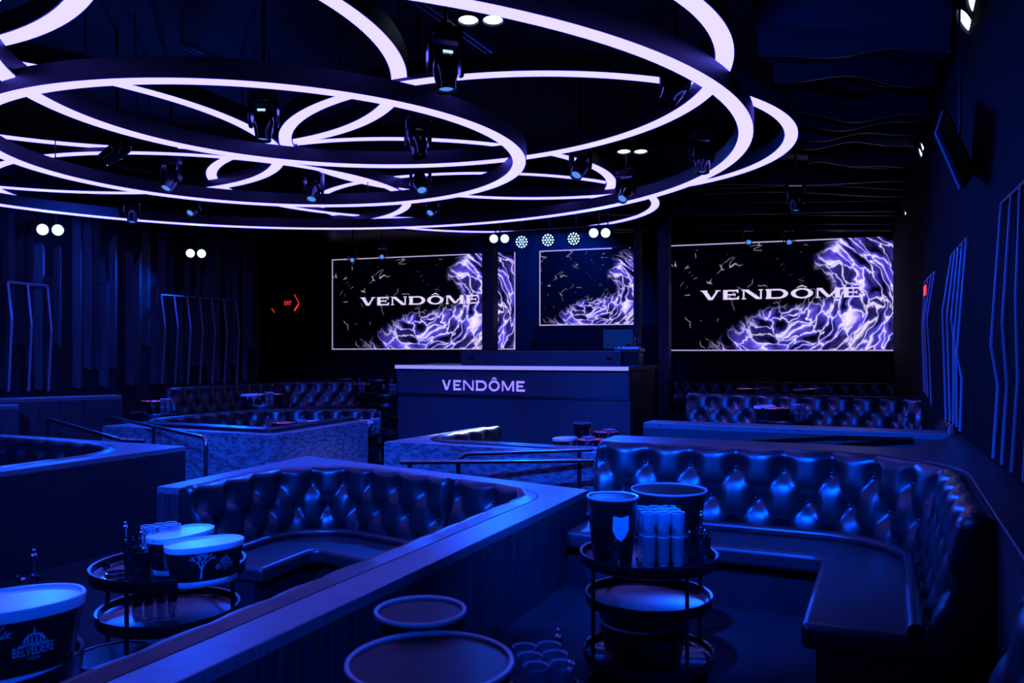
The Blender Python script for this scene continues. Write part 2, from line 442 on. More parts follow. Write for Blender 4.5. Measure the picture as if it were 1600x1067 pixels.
# perforated strut channels under the black ceiling
for (a, b, which) in (((640, -10), (782, 92), 'in front of the twin downlights'), ((842, 158), (918, 215), 'over the widest ring'), ((285, 68), (378, 110), 'short and dim by the hanging rod'), ((690, 300), (900, 288), 'low behind the smallest far ring'), ((165, 255), (300, 285), 'behind the ring crossing low on that side')):
    za = 4.35; p = AT(a[0], a[1], FPX*(za-EYE)/(HOR-a[1])); q = AT(b[0], b[1], FPX*(za-EYE)/(HOR-b[1]))
    m = MB(); d = q-p; L = d.length; d.normalize(); s = Vector((-d.y, d.x, 0))
    m.bar(p+s*.03, q+s*.03, .012, .05); m.bar(p-s*.03, q-s*.03, .012, .05)
    k = 0
    while k < L:
        m.box(p+d*k+Vector((0, 0, .0)), (.06, .04, .006), rz=math.atan2(d.y, d.x)-PI/2); k += .09
    c = (p+q)/2
    t = thing('strut_channel', 'perforated metal ceiling strut %s' % which, 'strut', c, group='perforated ceiling struts')
    obj('channel', m, RIBM, t, smooth=False, world=True)
    for e in (p, q): obj('hanger_rod', MB().tube([e, (e.x, e.y, CZ)], .006, 6), BLACKM, t, world=True)

# ------------------------------------------------------------------ light rings
RS_ = 2.6
def ring(c, h, r, label, tilt=(0, 0), sc=1):
    C = Vector((c[0]*RS_*sc, c[1]*RS_*sc, EYE+h*RS_*sc)); R = r*RS_*sc
    t = thing('light_ring', label, 'ring light', C, group='glowing ceiling rings')
    t.rotation_euler = (tilt[1], -tilt[0], 0)
    n = 160; w = .07
    obj('housing', MB().lathe([(R-w, .012), (R-w, .15), (R+w, .15), (R+w, .004), (R+w-.006, .004), (R+w-.006, .012)], n, closed=True), HOUS, t, angle=30)
    obj('diffuser', MB().lathe([(R-w+.008, 0), (R+w-.008, 0), (R+w-.008, .011), (R-w+.008, .011)], n, closed=True), RINGD, t, angle=30)
    for k in range(4):
        a = .6+k*PI/2+C.x
        obj('suspension_cable', MB().tube([(R*math.cos(a), R*math.sin(a), .15), (R*math.cos(a), R*math.sin(a), CZ-C.z)], .006, 6), BLACKM, t)
    return t
ring((-.971, 3.291), .744, 1, 'glowing ring sweeping low in front of the others, its rim crossing most of them', sc=.95)
ring((-1.031, 3.697), .810, 2, 'widest glowing ring, twice the size of the rest, enclosing most of them', (.013, .011), .89)
ring((-.40, 2.4536), .7636, 1, 'glowing ring overhead in the middle, its near side cut off above', (.0228, .0016))
ring((.099, 3.412), .805, 1, 'glowing ring poking out past the widest ring towards the slatted ceiling', sc=1.03)
ring((-1.325, 2.31), .80, 1, 'glowing ring overhead ending beside the big hanging moving head light', sc=1.05)
ring((-1.890, 3.019), .760, 1, 'glowing ring whose near arc passes behind the black moving head with a lit display', sc=1.08)
ring((-.492, 4.273), .834, 1, 'glowing ring in the far middle of the cluster over the room centre', sc=1.03)
ring((-.149, 4.986), .850, 1, 'furthest glowing ring, nearest to the row of stage lamps above the booth', sc=1.04)
ring((-1.553, 4.288), .782, 1, 'glowing ring over the stone booth, far and towards the slatted side wall', sc=1.05)
ring((-1.75, 1.24), .80, 1, 'glowing ring in the upper corner showing only a curved piece of its far rim')

# ------------------------------------------------------------------ wall ribs
RN = Vector((-.923, .385))
def rib_set(name, label, bars, top, r):
    t0 = None; t = None
    for pts in bars:
        (x0, y0) = pts[0]; k = (x0-800)/FPX
        tt = (k*4.44-2.63)/(.385-k*.923); w0 = WR(tt); P = []
        for i, (x, y) in enumerate(pts):
            kk = (x-800)/FPX; den = RN.x-kk*RN.y; pr = max(.012, (kk*w0.y-w0.x)/den) if i else .012
            q = w0+RN*pr; P.append(Vector((q.x, q.y, EYE+(HOR-y)/FPX*q.y)))
        if t is None: t = thing(name, label, 'wall ribs', (w0.x, w0.y, .87), group='thin angular ribs on the wall')
        P[-1].z = max(P[-1].z, .875)
        obj('rib', MB().tube(P, r, 6), RIBM, t, world=True, smooth=False)
        if t0 is None: t0 = P[0]
        t1 = P[0]
    obj('top_rail', MB().tube([t0, t1], r, 6), RIBM, t, world=True, smooth=False)
rib_set('wall_ribs', 'tall thin bent blue ribs on the dark wall, largest set, cut by the picture edge',
        [[(1569.5, 317), (1549, 540), (1559.6, 603), (1552, 716)], [(1585, 305), (1567, 504), (1574, 602), (1565.5, 726)], [(1600, 289), (1588, 469), (1591, 595), (1581, 738)], [(1616, 275), (1606, 430), (1609, 590), (1600, 752)]], 0, .009)
rib_set('wall_ribs', 'middle set of five bent ribs on the dark wall behind the curved sofa',
        [[(1490, 398), (1473, 487), (1478, 656)], [(1495.7, 392), (1480, 494), (1484.4, 658)], [(1501, 386), (1486.7, 498), (1490, 525), (1490, 663)], [(1507, 379), (1491, 528), (1494, 560), (1495, 667)], [(1513.7, 372), (1495, 554), (1503, 592), (1500, 674)]], 0, .009)
rib_set('wall_ribs', 'smallest set of ribs on the dark wall, beside the red glowing sign',
        [[(1447, 440), (1441, 510), (1444, 612)], [(1452, 435), (1442.5, 505), (1446.5, 616)], [(1457.5, 430), (1445, 500), (1450, 620)], [(1463, 424), (1449, 499), (1453, 560), (1455, 632)]], 0, .009)
LN = Vector((.91, -.4146))
def rib_left(label, xs, top, kinks, bot, r):
    t = None
    for i, x in enumerate(xs):
        k = (x-800)/FPX; Yw = -11.9/(.91*k-.4146); w0 = Vector((k*Yw, Yw)); f = i/(len(xs)-1)
        yt = top[0]+(top[1]-top[0])*f; yk = kinks[0]+(kinks[1]-kinks[0])*f; yb = bot
        P = [Vector((w0.x, w0.y, EYE+(HOR-yt)/FPX*Yw)), None, Vector((w0.x+LN.x*.02, w0.y+LN.y*.02, max(.5, EYE+(HOR-yb)/FPX*Yw)))]
        q = w0+LN*.09; P[1] = Vector((q.x, q.y, EYE+(HOR-yk)/FPX*q.y))
        if t is None: t = thing('wall_ribs', label, 'wall ribs', (w0.x, w0.y, .6), group='thick angular ribs on the slatted wall'); a = P[0]
        obj('rib', MB().tube(P, r, 4), RIBM, t, world=True, smooth=False); b = P[0]
    obj('top_rail', MB().tube([a, b], r, 4), RIBM, t, world=True, smooth=False)
rib_left('three thick bent ribs on the slatted wall under the bright twin lamps', [12, 43, 74], (441, 447), (498, 516), 611, .022)
rib_left('seven bent ribs with a top rail on the slatted wall, near the dark alcove', [252, 272, 292, 311, 330, 349, 368], (461, 469), (510, 520), 600, .02)

# ------------------------------------------------------------------ lettering
def strokes(ch, T, t, sf):
    """polygons of one capital: T thick stem, t thin stroke, sf serif length; height 1, returns (list of polygons, width)"""
    R = lambda x0, y0, x1, y1: [(x0, y0), (x1, y0), (x1, y1), (x0, y1)]
    if ch == 'V':
        W = 1.95; a = T*1.15
        p = [[(.1, 1), (.1+a, 1), (W*.5+.22, 0), (W*.5-.2, 0)], [(W*.5-.02, 0), (W*.5+.22, 0), (W-.15, 1), (W-.15-t*1.4, 1)]]
        if sf: p += [R(0, 1-t*.6, a+.2, 1), R(W-.5, 1-t*.6, W, 1)]
        return p, W
    if ch == 'E':
        W = 1.5; p = [R(0, 0, T, 1), R(0, 1-t, W-.06, 1), R(0, 0, W, t), R(T, .5-t*.4, W-.35, .5+t*.45)]
        if sf: p += [[(W-.06, 1), (W-.06, .68), (W-.16, .68), (W-.3, 1)], [(W, 0), (W, .34), (W-.1, .34), (W-.26, 0)], R(W-.4, .33, W-.33, .67)]
        return p, W
    if ch == 'N':
        W = 2.0; o = .12 if sf else 0; p = [R(o, 0, o+t, 1), R(W-o-t, 0, W-o, 1), [(o, 1), (o+T*1.2, 1), (W-o, 0), (W-o-T*1.2, 0)]]
        if sf: p += [R(0, 0, o+t+.15, t*.6), R(W-o-t-.15, 1-t*.6, W, 1), R(0, 1-t*.6, o, 1)]
        return p, W
    if ch in 'DO':
        W = 2.0 if ch == 'O' else 2.05; p = []; n = 28
        if ch == 'O':
            for i in range(n):
                a, b = 2*PI*i/n, 2*PI*(i+1)/n
                f = lambda q, rx, ry: (W/2+rx*math.cos(q), .5+ry*math.sin(q))
                p.append([f(a, W/2-T, .5-t*.8), f(a, W/2, .52), f(b, W/2, .52), f(b, W/2-T, .5-t*.8)])
            p += [[(W/2, 1.34), (W/2, 1.22), (W/2-.42, 1.08), (W/2-.5, 1.1)], [(W/2, 1.34), (W/2+.5, 1.1), (W/2+.42, 1.08), (W/2, 1.22)]]
        else:
            p = [R(.08, 0, .08+T, 1), R(0, 1-t, W*.55, 1), R(0, 0, W*.55, t)]
            for i in range(n//2):
                a, b = -PI/2+PI*i/(n/2), -PI/2+PI*(i+1)/(n/2)
                f = lambda q, rx, ry: (W*.55+rx*math.cos(q), .5+ry*math.sin(q))
                p.append([f(a, W*.45-T, .5-t), f(a, W*.45, .5), f(b, W*.45, .5), f(b, W*.45-T, .5-t)])
        return p, W
    if ch == 'M':
        W = 2.2; o = .08 if sf else 0; p = [R(o, 0, o+t, 1), R(W-o-T, 0, W-o, 1), [(o, 1), (o+T*1.1, 1), (W/2+.2, .08), (W/2-.16, .08)], [(W/2-.1, .08), (W/2+.16, .08), (W-o, 1), (W-o-t*1.4, 1)]]
        if sf: p += [R(0, 0, o+t+.15, t*.6), R(W-o-T-.1, 0, W, t*.6)]
        return p, W
def word(T, t, sf, gap):
    x = 0; out = []
    for ch in 'VENDOME':
        p, W = strokes(ch, T, t, sf); out.append((ch, [[(a+x, b) for a, b in q] for q in p])); x += W+gap
    return out, x-gap

# ------------------------------------------------------------------ video screens
def screen_mat(name, asp, cx, cy, zoom=1.0):
    m = bpy.data.materials.new(name); m.use_nodes = True; nt = m.node_tree; N = nt.nodes; L = nt.links
    b = N['Principled BSDF']; b.inputs['Base Color'].default_value = (.001, .001, .001, 1); b.inputs['Roughness'].default_value = .6; b.inputs['Specular IOR Level'].default_value = .05
    def M(op, a, c=None, d=None, clamp=False):
        n = N.new('ShaderNodeMath'); n.operation = op; n.use_clamp = clamp
        for i, q in enumerate((a, c, d)):
            if q is None: continue
            if isinstance(q, (int, float)): n.inputs[i].default_value = q
            else: L.new(q, n.inputs[i])
        return n.outputs[0]
    def SM(x, lo, hi):
        n = N.new('ShaderNodeMapRange'); n.interpolation_type = 'SMOOTHSTEP'
        n.inputs[1].default_value = lo; n.inputs[2].default_value = hi; L.new(x, n.inputs[0]); return n.outputs[0]
    def comb(x, y, z=0):
        n = N.new('ShaderNodeCombineXYZ')
        for i, q in enumerate((x, y, z)):
            if isinstance(q, (int, float)): n.inputs[i].default_value = q
            else: L.new(q, n.inputs[i])
        return n.outputs[0]
    uv = N.new('ShaderNodeUVMap'); sp = N.new('ShaderNodeSeparateXYZ'); L.new(uv.outputs[0], sp.inputs[0])
    x = M('MULTIPLY', M('SUBTRACT', sp.outputs[0], cx), asp/zoom); y = M('MULTIPLY', M('SUBTRACT', sp.outputs[1], cy), 1/zoom)
    P = comb(x, y)
    nz = N.new('ShaderNodeTexNoise'); nz.inputs['Scale'].default_value = 2.6; nz.inputs['Detail'].default_value = 3; L.new(P, nz.inputs['Vector'])
    ns = N.new('ShaderNodeSeparateColor'); L.new(nz.outputs['Color'], ns.inputs[0])
    xd = M('ADD', x, M('MULTIPLY', M('SUBTRACT', ns.outputs[0], .5), .34)); yd = M('ADD', y, M('MULTIPLY', M('SUBTRACT', ns.outputs[1], .5), .34))
    r = M('SQRT', M('ADD', M('MULTIPLY', xd, xd), M('MULTIPLY', M('MULTIPLY', yd, yd), 1.6)))
    th = M('ARCTAN2', xd, M('MULTIPLY', yd, -1.25))      # 0 straight down, growing to the right
    lr = M('LOGARITHM', M('MAXIMUM', r, .02), 2.718)
    th2 = M('ADD', th, M('MULTIPLY', lr, .5))
    W = comb(M('MULTIPLY', M('MULTIPLY', th2, M('POWER', M('ADD', r, .15), .6)), 1.9), M('MULTIPLY', r, 6.6), .3)
    def vor(vec, scale, seed):
        n = N.new('ShaderNodeTexVoronoi'); n.feature = 'DISTANCE_TO_EDGE'; n.inputs['Scale'].default_value = scale
        o = N.new('ShaderNodeVectorMath'); o.operation = 'ADD'; L.new(vec, o.inputs[0]); o.inputs[1].default_value = (seed, seed*1.7, seed)
        L.new(o.outputs[0], n.inputs['Vector']); return n.outputs['Distance']
    # wobble the cells
    n2 = N.new('ShaderNodeTexNoise'); n2.inputs['Scale'].default_value = 2.2; n2.inputs['Detail'].default_value = 2; L.new(W, n2.inputs['Vector'])
    vm = N.new('ShaderNodeVectorMath'); vm.operation = 'MULTIPLY_ADD'; L.new(n2.outputs['Color'], vm.inputs[0]); vm.inputs[1].default_value = (.75, .6, 0); L.new(W, vm.inputs[2])
    d1 = vor(vm.outputs[0], 1.7, .4)
    line = M('POWER', M('SUBTRACT', 1, SM(d1, 0, .13)), 3)
    glow = M('POWER', M('SUBTRACT', 1, SM(d1, .0, .42)), 1.2)
    n3 = N.new('ShaderNodeTexNoise'); n3.inputs['Scale'].default_value = 1.5; n3.inputs['Detail'].default_value = 2; L.new(vm.outputs[0], n3.inputs['Vector'])
    fill = M('MULTIPLY', SM(n3.outputs[0], .36, .66), glow)
    # where the flames are: a crescent below and to the far side
    thn = M('ADD', th, M('MULTIPLY', M('SUBTRACT', ns.outputs[2], .5), 1.0))
    r0 = M('ADD', .10, M('MULTIPLY', SM(thn, .4, 1.9), .34))
    mask = M('MULTIPLY', M('MULTIPLY', SM(M('SUBTRACT', r, r0), 0, .16), SM(thn, -1.0, -.35)), M('SUBTRACT', 1, SM(thn, 2.2, 2.6)))
    # loose wisps elsewhere
    n4 = N.new('ShaderNodeTexNoise'); n4.inputs['Scale'].default_value = 5.5; n4.inputs['Detail'].default_value = 1; L.new(P, n4.inputs['Vector'])
    n5 = N.new('ShaderNodeVectorMath'); n5.operation = 'MULTIPLY'; L.new(W, n5.inputs[0]); n5.inputs[1].default_value = (1.5, 1.3, 1)
    d2 = vor(n5.outputs[0], 1.1, 3.3)
    wis = M('MULTIPLY', M('POWER', M('SUBTRACT', 1, SM(d2, 0, .035)), 2), SM(n4.outputs[0], .57, .64))
    A = M('ADD', M('MULTIPLY', line, M('MULTIPLY', mask, 1.0)), M('MULTIPLY', wis, M('MULTIPLY', M('SUBTRACT', 1, mask), .6)))
    F = M('MULTIPLY', M('ADD', M('MULTIPLY', fill, .9), M('MULTIPLY', glow, .18)), mask)
    Rr = M('ADD', M('MULTIPLY', A, .85), M('MULTIPLY', F, .13)); Gg = M('ADD', M('MULTIPLY', A, .74), M('MULTIPLY', F, .10)); Bb = M('ADD', M('MULTIPLY', A, 1.0), M('MULTIPLY', F, .95))
    cc = N.new('ShaderNodeCombineColor')
    for i, q in enumerate((Rr, Gg, M('ADD', Bb, .002))): L.new(q, cc.inputs[i])
    L.new(cc.outputs[0], b.inputs['Emission Color']); b.inputs['Emission Strength'].default_value = 1.0
    return m
EDGEL = mat('screen_border', (0, 0, 0), .5, emit=(.55, .42, .85), es=1)
def video_screen(label, px0, px1, z0, z1, off, m, border):
    a = BW(px0, off); b = BW(px1, off); c = (a+b)/2; L = (b-a).length; H = z1-z0
    t = thing('video_screen', label, 'screen', (c.x, c.y, z0), math.atan2(BD.y, BD.x))
    obj('cabinet', MB().box((0, .06, H/2), (L+.04, .1, H+.04)), BLACKM, t, smooth=False, bevel=.01)
    me = bpy.data.meshes.new('display'); me.from_pydata([(-L/2, 0, 0), (L/2, 0, 0), (L/2, 0, H), (-L/2, 0, H)], [], [(0, 1, 2, 3)])
    uvl = me.uv_layers.new(name='UVMap')
    for i, q in enumerate(((0, 0), (1, 0), (1, 1), (0, 1))): uvl.data[i].uv = q
    me.materials.append(m); o = bpy.data.objects.new('display', me); COL.objects.link(o); o.parent = t
    e = MB(); q = .022
    if 't' in border: e.box((-L*.12, -.004, H-q/2), (L*.76, .006, q))
    if 'b' in border: e.box((0, -.004, q/2), (L, .006, q))
    if 'l' in border: e.box((-L/2+q/2, -.004, H/2), (q, .006, H))
    if 'r' in border: e.box((L/2-q/2, -.004, H/2), (q, .006, H))
    obj('border_line', e, EDGEL, t, smooth=False)
    return t, L, H
def screen_word(t, L, H, fx0, fx1, zc, hgt):
    ws, W = word(.42, .15, .2, .25); k = (fx1-fx0)*L/W
    for ch, polys in ws:
        mb = MB()
        for j, q in enumerate(polys):
            mb.add([(-L/2+fx0*L+x*k, -.006-.0006*j, zc*H+y*hgt) for x, y in q], [tuple(range(len(q)))])
        o = obj('letter', mb, SCRL, t, smooth=False); o['label'] = 'pale letter %s on the screen' % ('Ô' if ch == 'O' else ch)
SM1 = screen_mat('swirl_picture', 2.05, .50, .50); SM2 = screen_mat('swirl_picture_small', 1.25, .52, .42, .8)
t, L, H = video_screen('large lit video screen with the word VENDÔME, partly behind a dark pillar', 519, 805, 1.5, 3.9, .06, SM1, 'tblr')
screen_word(t, L, H, .165, .815, .48, .215)
t, L, H = video_screen('large lit video screen with the word VENDÔME beside the ribbed wall', 1048, 1405, 1.47, 3.9, .06, SM1, 'tb')
screen_word(t, L, H, .14, .845, .475, .215)
video_screen('small lit video screen with no word, between the two large screens', 843, 993, 2.08, 3.9, .06, SM2, 'tblr')

# ------------------------------------------------------------------ dj booth
FL = Vector((-1.85, 13.4)); FR = Vector((1.71, 11.95)); FD = (FR-FL).normalized(); FN = Vector((FD.y, -FD.x))
def front(f, o=0): return FL.lerp(FR, f)+FN*(.14*4*f*(1-f)+o)
def slab(o, f0=0, f1=1, depth=1.62, n=24):
    a = [front(f0+(f1-f0)*i/n, o) for i in range(n+1)]
    return [(p.x, p.y) for p in a]+[(p.x, p.y) for p in (FR+FD*o-FN*depth, FL-FD*o-FN*depth)]
def strip(o0, o1, z0, z1, f0=0, f1=1, n=24):
    a = [front(f0+(f1-f0)*i/n, o1) for i in range(n+1)]+[front(f1+(f0-f1)*i/n, o0) for i in range(n+1)]
    return MB().prism([(p.x, p.y) for p in a], z0, z1)
bc = (FL+FR)/2-FN*.8
BOOTHP = mat('booth_panel', (.035, .037, .045), .38)
dj = thing('dj_booth', 'wide dark booth with the word VENDÔME on its front and a glowing counter edge', 'booth', (bc.x, bc.y, LOW))
obj('body', MB().prism(slab(0), LOW, 1.19), BOOTHP, dj, world=True, angle=30)
obj('fascia', strip(.002, .045, .80, 1.17), BOOTHP, dj, world=True, angle=30, bevel=.008)
obj('trim_line', strip(.002, .055, .775, .80), DARKST, dj, world=True, angle=30)
obj('front_panel', strip(.002, .02, .0, .74, .03, .955), BOOTHP, dj, world=True, angle=30)
obj('counter', MB().prism(slab(.09), 1.19, 1.25), BOOTHP, dj, world=True, angle=30)
obj('counter_edge', strip(.088, .10, 1.195, 1.25, .0, 1), LEDGE, dj, world=True, angle=30)
ws, W = word(.26, .2, 0, .48)
f0, f1, zb, hh = .2267, .593, .868, .157
for ch, polys in ws:
    mb = MB()
    for j, q in enumerate(polys):
        P = [front(f0+(f1-f0)*x/W, .046) for x, y in q]; Pf = [front(f0+(f1-f0)*x/W, .058+.0004*j) for x, y in q]; n = len(q)
        mb.add([(p.x, p.y, zb+y*hh) for p, (x, y) in zip(P, q)]+[(p.x, p.y, zb+y*hh) for p, (x, y) in zip(Pf, q)],
               [tuple(range(n)), tuple(range(2*n-1, n-1, -1))]+[(i, (i+1) % n, n+(i+1) % n, n+i) for i in range(n)])
    o = obj('letter', mb, LETTER, dj, smooth=False, world=True); o['label'] = 'lilac letter %s on the booth front' % ('Ô' if ch == 'O' else ch)
# raised panel on the counter
ra = AT(720, 546, 13.72).xy; rb = AT(970, 546, 12.62).xy; rd = (rb-ra).normalized(); rn = Vector((-rd.y, rd.x))
t = thing('counter_screen_panel', 'long low blue panel standing on the booth counter in front of the equipment', 'panel', ((ra+rb).x/2, (ra+rb).y/2, 1.25))
obj('panel_face', MB().prism([ra, rb, rb+rn*.05, ra+rn*.05], 1.25, 1.475), PILM, t, smooth=False, world=True, bevel=.006)
obj('panel_shelf', MB().prism([ra+rn*.05, rb+rn*.05, rb+rn*.4, ra+rn*.4], 1.44, 1.475), PILM, t, smooth=False, world=True)
for f in (.07, .93):
    p = ra.lerp(rb, f); obj('socket', MB().box((p.x, p.y-.012, 1.36), (.07, .02, .03), rz=math.atan2(rd.y, rd.x)), GLOSSB, t, smooth=False, world=True)
mc = AT(966, 546, 13.0)
t = thing('monitor', 'dark blue glowing monitor standing on the booth panel', 'monitor', (mc.x, mc.y, 1.475), math.atan2(rd.y, rd.x)+.12)
obj('screen_frame', MB().box((0, 0, .19), (.50, .03, .33)), GLOSSB, t, smooth=False, bevel=.006)
obj('display', MB().box((0, -.017, .19), (.47, .004, .30)), MONIT, t, smooth=False)
obj('stand', MB().box((0, .03, .02), (.2, .14, .02)).bar((0, .03, .02), (0, .02, .15), .05, .02), GLOSSB, t, smooth=False)
def console(px, Y, label):
    c = AT(px, 546, Y)
    t = thing('dj_mixer', label, 'mixer', (c.x, c.y, 1.25), math.atan2(rd.y, rd.x))
    obj('stand', MB().box((0, 0, .1), (.36, .3, .2)), BLACKM, t, smooth=False, bevel=.01)
    obj('case', MB().box((0, 0, .24), (.40, .34, .06)), DARKST, t, smooth=False, bevel=.01)
    k = MB(); g = random.Random(2)
    for i in range(5):
        for j in range(3):
            o = obj('knob', MB().lathe([(.016, 0), (.016, .018), (.012, .024), (0, .024)], 10, (-.15+i*.075, -.1+j*.09, .27)), STEEL, t)
    obj('fader_slot', MB().box((0, .1, .272), (.2, .012, .004)), STEEL, t, smooth=False)
    return t
console(984, 12.85, 'black mixing console on the booth counter beside the monitor')
c = AT(978, 546, 12.7)
t = thing('headphone_stand', 'chrome stand with headphones on the booth counter beside the console', 'headphones', (c.x+.16, c.y+.25, 1.25))
obj('pole', MB().tube([(0, 0, 0), (0, 0, .42)], .012).lathe([(.08, 0), (.08, .015), (.02, .02)], 20), CHROME, t)
obj('headband', MB().tube([(.09*math.cos(a), 0, .34+.09*math.sin(a)) for a in [PI*i/14 for i in range(15)]], .012), STEEL, t)
for s in (-1, 1): obj('ear_cup', MB().sphere((s*.09, 0, .32), .045, 12, 8, (.9, 1, 1)), GLOSSB, t)

# ------------------------------------------------------------------ booths
def booth(label_w, label_s, outer, side, R, z0, zc, zs, zt, wallm, capm, w=.17, fine=12, buttons=True, segs=None, inset=.0, depth=.58, col=.30, **k):
    """outer: polyline; interior on its left (1) or right (-1)"""
    P = [Vector((p[0], p[1])) for p in outer]
    inn = offset(P, side*w); path = rounded(inn, R)
    partition(label_w, P, path, z0, zc, wallm, capm)
    return sofa(label_s, offset(P, side*(w+.004)), R, z0, zs, zt, side, depth, fine, buttons, segs, col=col, **k)
ZCAP = .537
# middle booth
booth('longest low wall, its wooden cap running diagonally to a sharp corner beside the big sofa',
      'tufted black sofa in two pieces inside the low wall behind the oval ice buckets',
      [P1, P2, P3, P4], -1, [.7, .5], LOW, ZCAP, .045, ZCAP+.02, VENEER, CAPW, fine=16, segs=[(0, .352), (.358, 1)], w=.19, depth=.5)
# curved sofa on the upper floor
rb_ = [UV(-1.84, 5.52).xy, UV(.37, 5.52).xy, UV(.37, 3.6).xy]
sofa('big curved tufted black sofa nearest the camera, round its corner towards the ribbed wall', rb_, .75, 0, .37, .87, -1, .5, 18, roll=.07, lean=.1)
partition('flat wooden ledge behind the big curved sofa reaching to the ribbed wall', [UV(-1.84, 5.90).xy, UV(.1, 5.90).xy, WR(1.9), WR(-1.9)], list(rounded([UV(-1.84, 5.525).xy, UV(.375, 5.525).xy, UV(.375, 2.75).xy], .75)), 0, .865, VENEER, CAPD)
# sofa end beside the camera
sofa('end of a tufted black sofa poking in at the lower corner, beside the ribbed wall', [UV(.42, 2.62).xy, UV(.42, 1.2).xy], 0, 0, .37, .87, -1, .5, 14, roll=.08)
# booth to the side
L0 = G(290, 697, ZCAP).xy
booth('low dark booth wall with a pointed corner, its long plain face towards the aisle',
      'tufted black sofa inside the pointed low wall, by the side handrails',
      [L0-U.xy*3.0, L0, L0-V.xy*3.6], -1, [.95], LOW, ZCAP, .045, ZCAP+.01, PLAIN, CAPW, fine=10)
# stone booth
Q0 = G(575, 657, ZCAP).xy; Q1 = G(429, 680, ZCAP).xy
Q2 = Q1-U.xy*2.75; Q3 = Q2+V.xy*2.75; Q4 = Q3+U.xy*1.85+V.xy*.75
booth('bigger flecked stone booth wall, its corner behind the middle booth',
      'tufted black sofa inside the flecked stone wall, bucket with a painted pink reflection in front of it',
      [Q0, Q1, Q2, Q3, Q4], -1, [.12, .6, .7], LOW, ZCAP, .045, ZCAP+.06, STONE, STONE, fine=8, buttons=True)
# small stone booth before the dj booth
R0 = Vector((-.36, 10.27)); R1 = G(600, 690, ZCAP).xy; R2 = R1+U.xy*3.0
booth('small flecked stone booth wall with a sharp corner in front of the wide booth',
      'small tufted sofa with a bright lit back inside the small stone wall',
      [R0, R1, R2], 1, [.5], LOW, ZCAP, .045, ZCAP+.03, STONE, STONE, fine=8)
# booth by the ribbed wall
S1 = G(1005, 660, .87).xy
S2 = S1+U.xy*2.38; S3 = S2+V.xy*4.7
partition('long dark wall with a bright cap directly behind the ledge of the big curved sofa', [S1, S1+U.xy*2.33, S1+U.xy*2.33+V.xy*.28, S1+V.xy*.28], [], 0, .87, VENEER, CAPW)
sofa('tufted dark sofa by the ribbed wall, buckets and glasses standing before it', [S1+V.xy*4.4-U.xy*.6, S1+V.xy*4.4+U.xy*2.5, S1+V.xy*.5+U.xy*2.5], .5, 0, .37, .91, -1, .5, 8)
partition('wooden ledge behind the sofa by the ribbed wall', [S1+V.xy*4.75-U.xy*.6, S1+V.xy*4.75+U.xy*2.62, S1+V.xy*.3+U.xy*2.62], [S1+V.xy*4.41-U.xy*.6, S1+V.xy*4.41+U.xy*2.51, S1+V.xy*.3+U.xy*2.51], 0, .88, VENEER, CAPW)
# dim sofas along the screen wall
a = BW(1052, .35); b = BW(1440, .35)
sofa('dim tufted sofa against the wall under the large screen beside the ribbed wall', [a, b], 0, 0, .37, .80, -1, .5, 7, buttons=False)
a = BW(430, .35); b = BW(640, .35)
sofa('dim tufted sofa against the wall under the screen half hidden by the dark pillar', [a, b], 0, 0, .37, .82, -1, .5, 7, buttons=False)
# sofa on the raised floor along the slatted wall
sofa('tufted black sofa on the raised floor beyond the stone booth, running along the slatted wall', [Vector((-5.41, 12.86)), Vector((-4.28, 15.5)), Vector((-3.05, 16.0))], .35, 0, .40, .90, -1, .5, 8)
partition('dark low wall along the slatted wall with a black bucket at its end', [Vector((-6.35, 10.15)), Vector((-5.22, 11.05)), Vector((-5.42, 11.28)), Vector((-6.5, 10.42))], [], 0, .885, VENEER, CAPW)
partition('short box end of a booth wall cut by the picture edge', [Vector((-6.9, 9.1)), Vector((-5.86, 9.82)), Vector((-6.0, 10.0)), Vector((-7.0, 9.35))], [], LOW, .84, VENEER, CAPW)
a = G(1078, 641, .6); 
t = thing('low_table', 'low flat dark table in front of the dim sofa under the screen', 'table', (3.05, 13.6, 0))
obj('table_top', MB().box((0, 0, .40), (1.3, .6, .04), rz=-.42), GLOSSB, t, smooth=False, bevel=.01)
obj('pedestal', MB().box((0, 0, .19), (.5, .3, .38), rz=-.42), PLAIN, t, smooth=False)

# ------------------------------------------------------------------ handrails
RAILM = mat('rail_metal', (.22, .22, .24), .22, 1)
def rail(label, runs, posts, r=.022):
    c = Vector(runs[0][0]); t = thing('handrail', label, 'handrail', (c.x, c.y, LOW), group='dark metal handrails')
    for q in runs: 
        P = [Vector(p) for p in q]
        obj('rail_bar', MB().tube(P, r, 10), RAILM, t, world=True)
    for (p, z) in posts: obj('post', MB().tube([(p[0], p[1], z), p], r*.9, 10).lathe([(.05, 0), (.05, .012), (.02, .014)], 16, (p[0], p[1], z)), BLACKM, t, world=True)
    return t
def bend(a, b, c, r=.12, n=8):
    a, b, c = Vector(a), Vector(b), Vector(c); u = (a-b).normalized(); v = (c-b).normalized()
    return [a]+[b+u*r*(1-i/n)**2+v*r*(i/n)**2 for i in range(n+1)]+[c]
h1a, h1b = Vector((-5.62, 10.0, .66)), Vector((-4.22, 8.92, .52))
rail('dark handrail sloping down beside the booth with the plain face', [[h1a, h1b], [h1b, h1b+Vector((.28, -.06, 0))]], [(h1b, LOW), (h1a, 0)])
h2a = AT(168, 651, 10.9); h2b = AT(312, 683, 8.75); h2c = AT(321, 690, 8.62); h2d = Vector((h2c.x, h2c.y, LOW))
rail('dark handrail sloping down to a curved end post beside the stone booth', [bend(h2a, AT(322, 684, 8.66), h2d, .1)], [(AT(240, 667, 9.75), LOW)])
h3e = AT(925, 702, 7.35); h3s = AT(716, 709, 7.6)
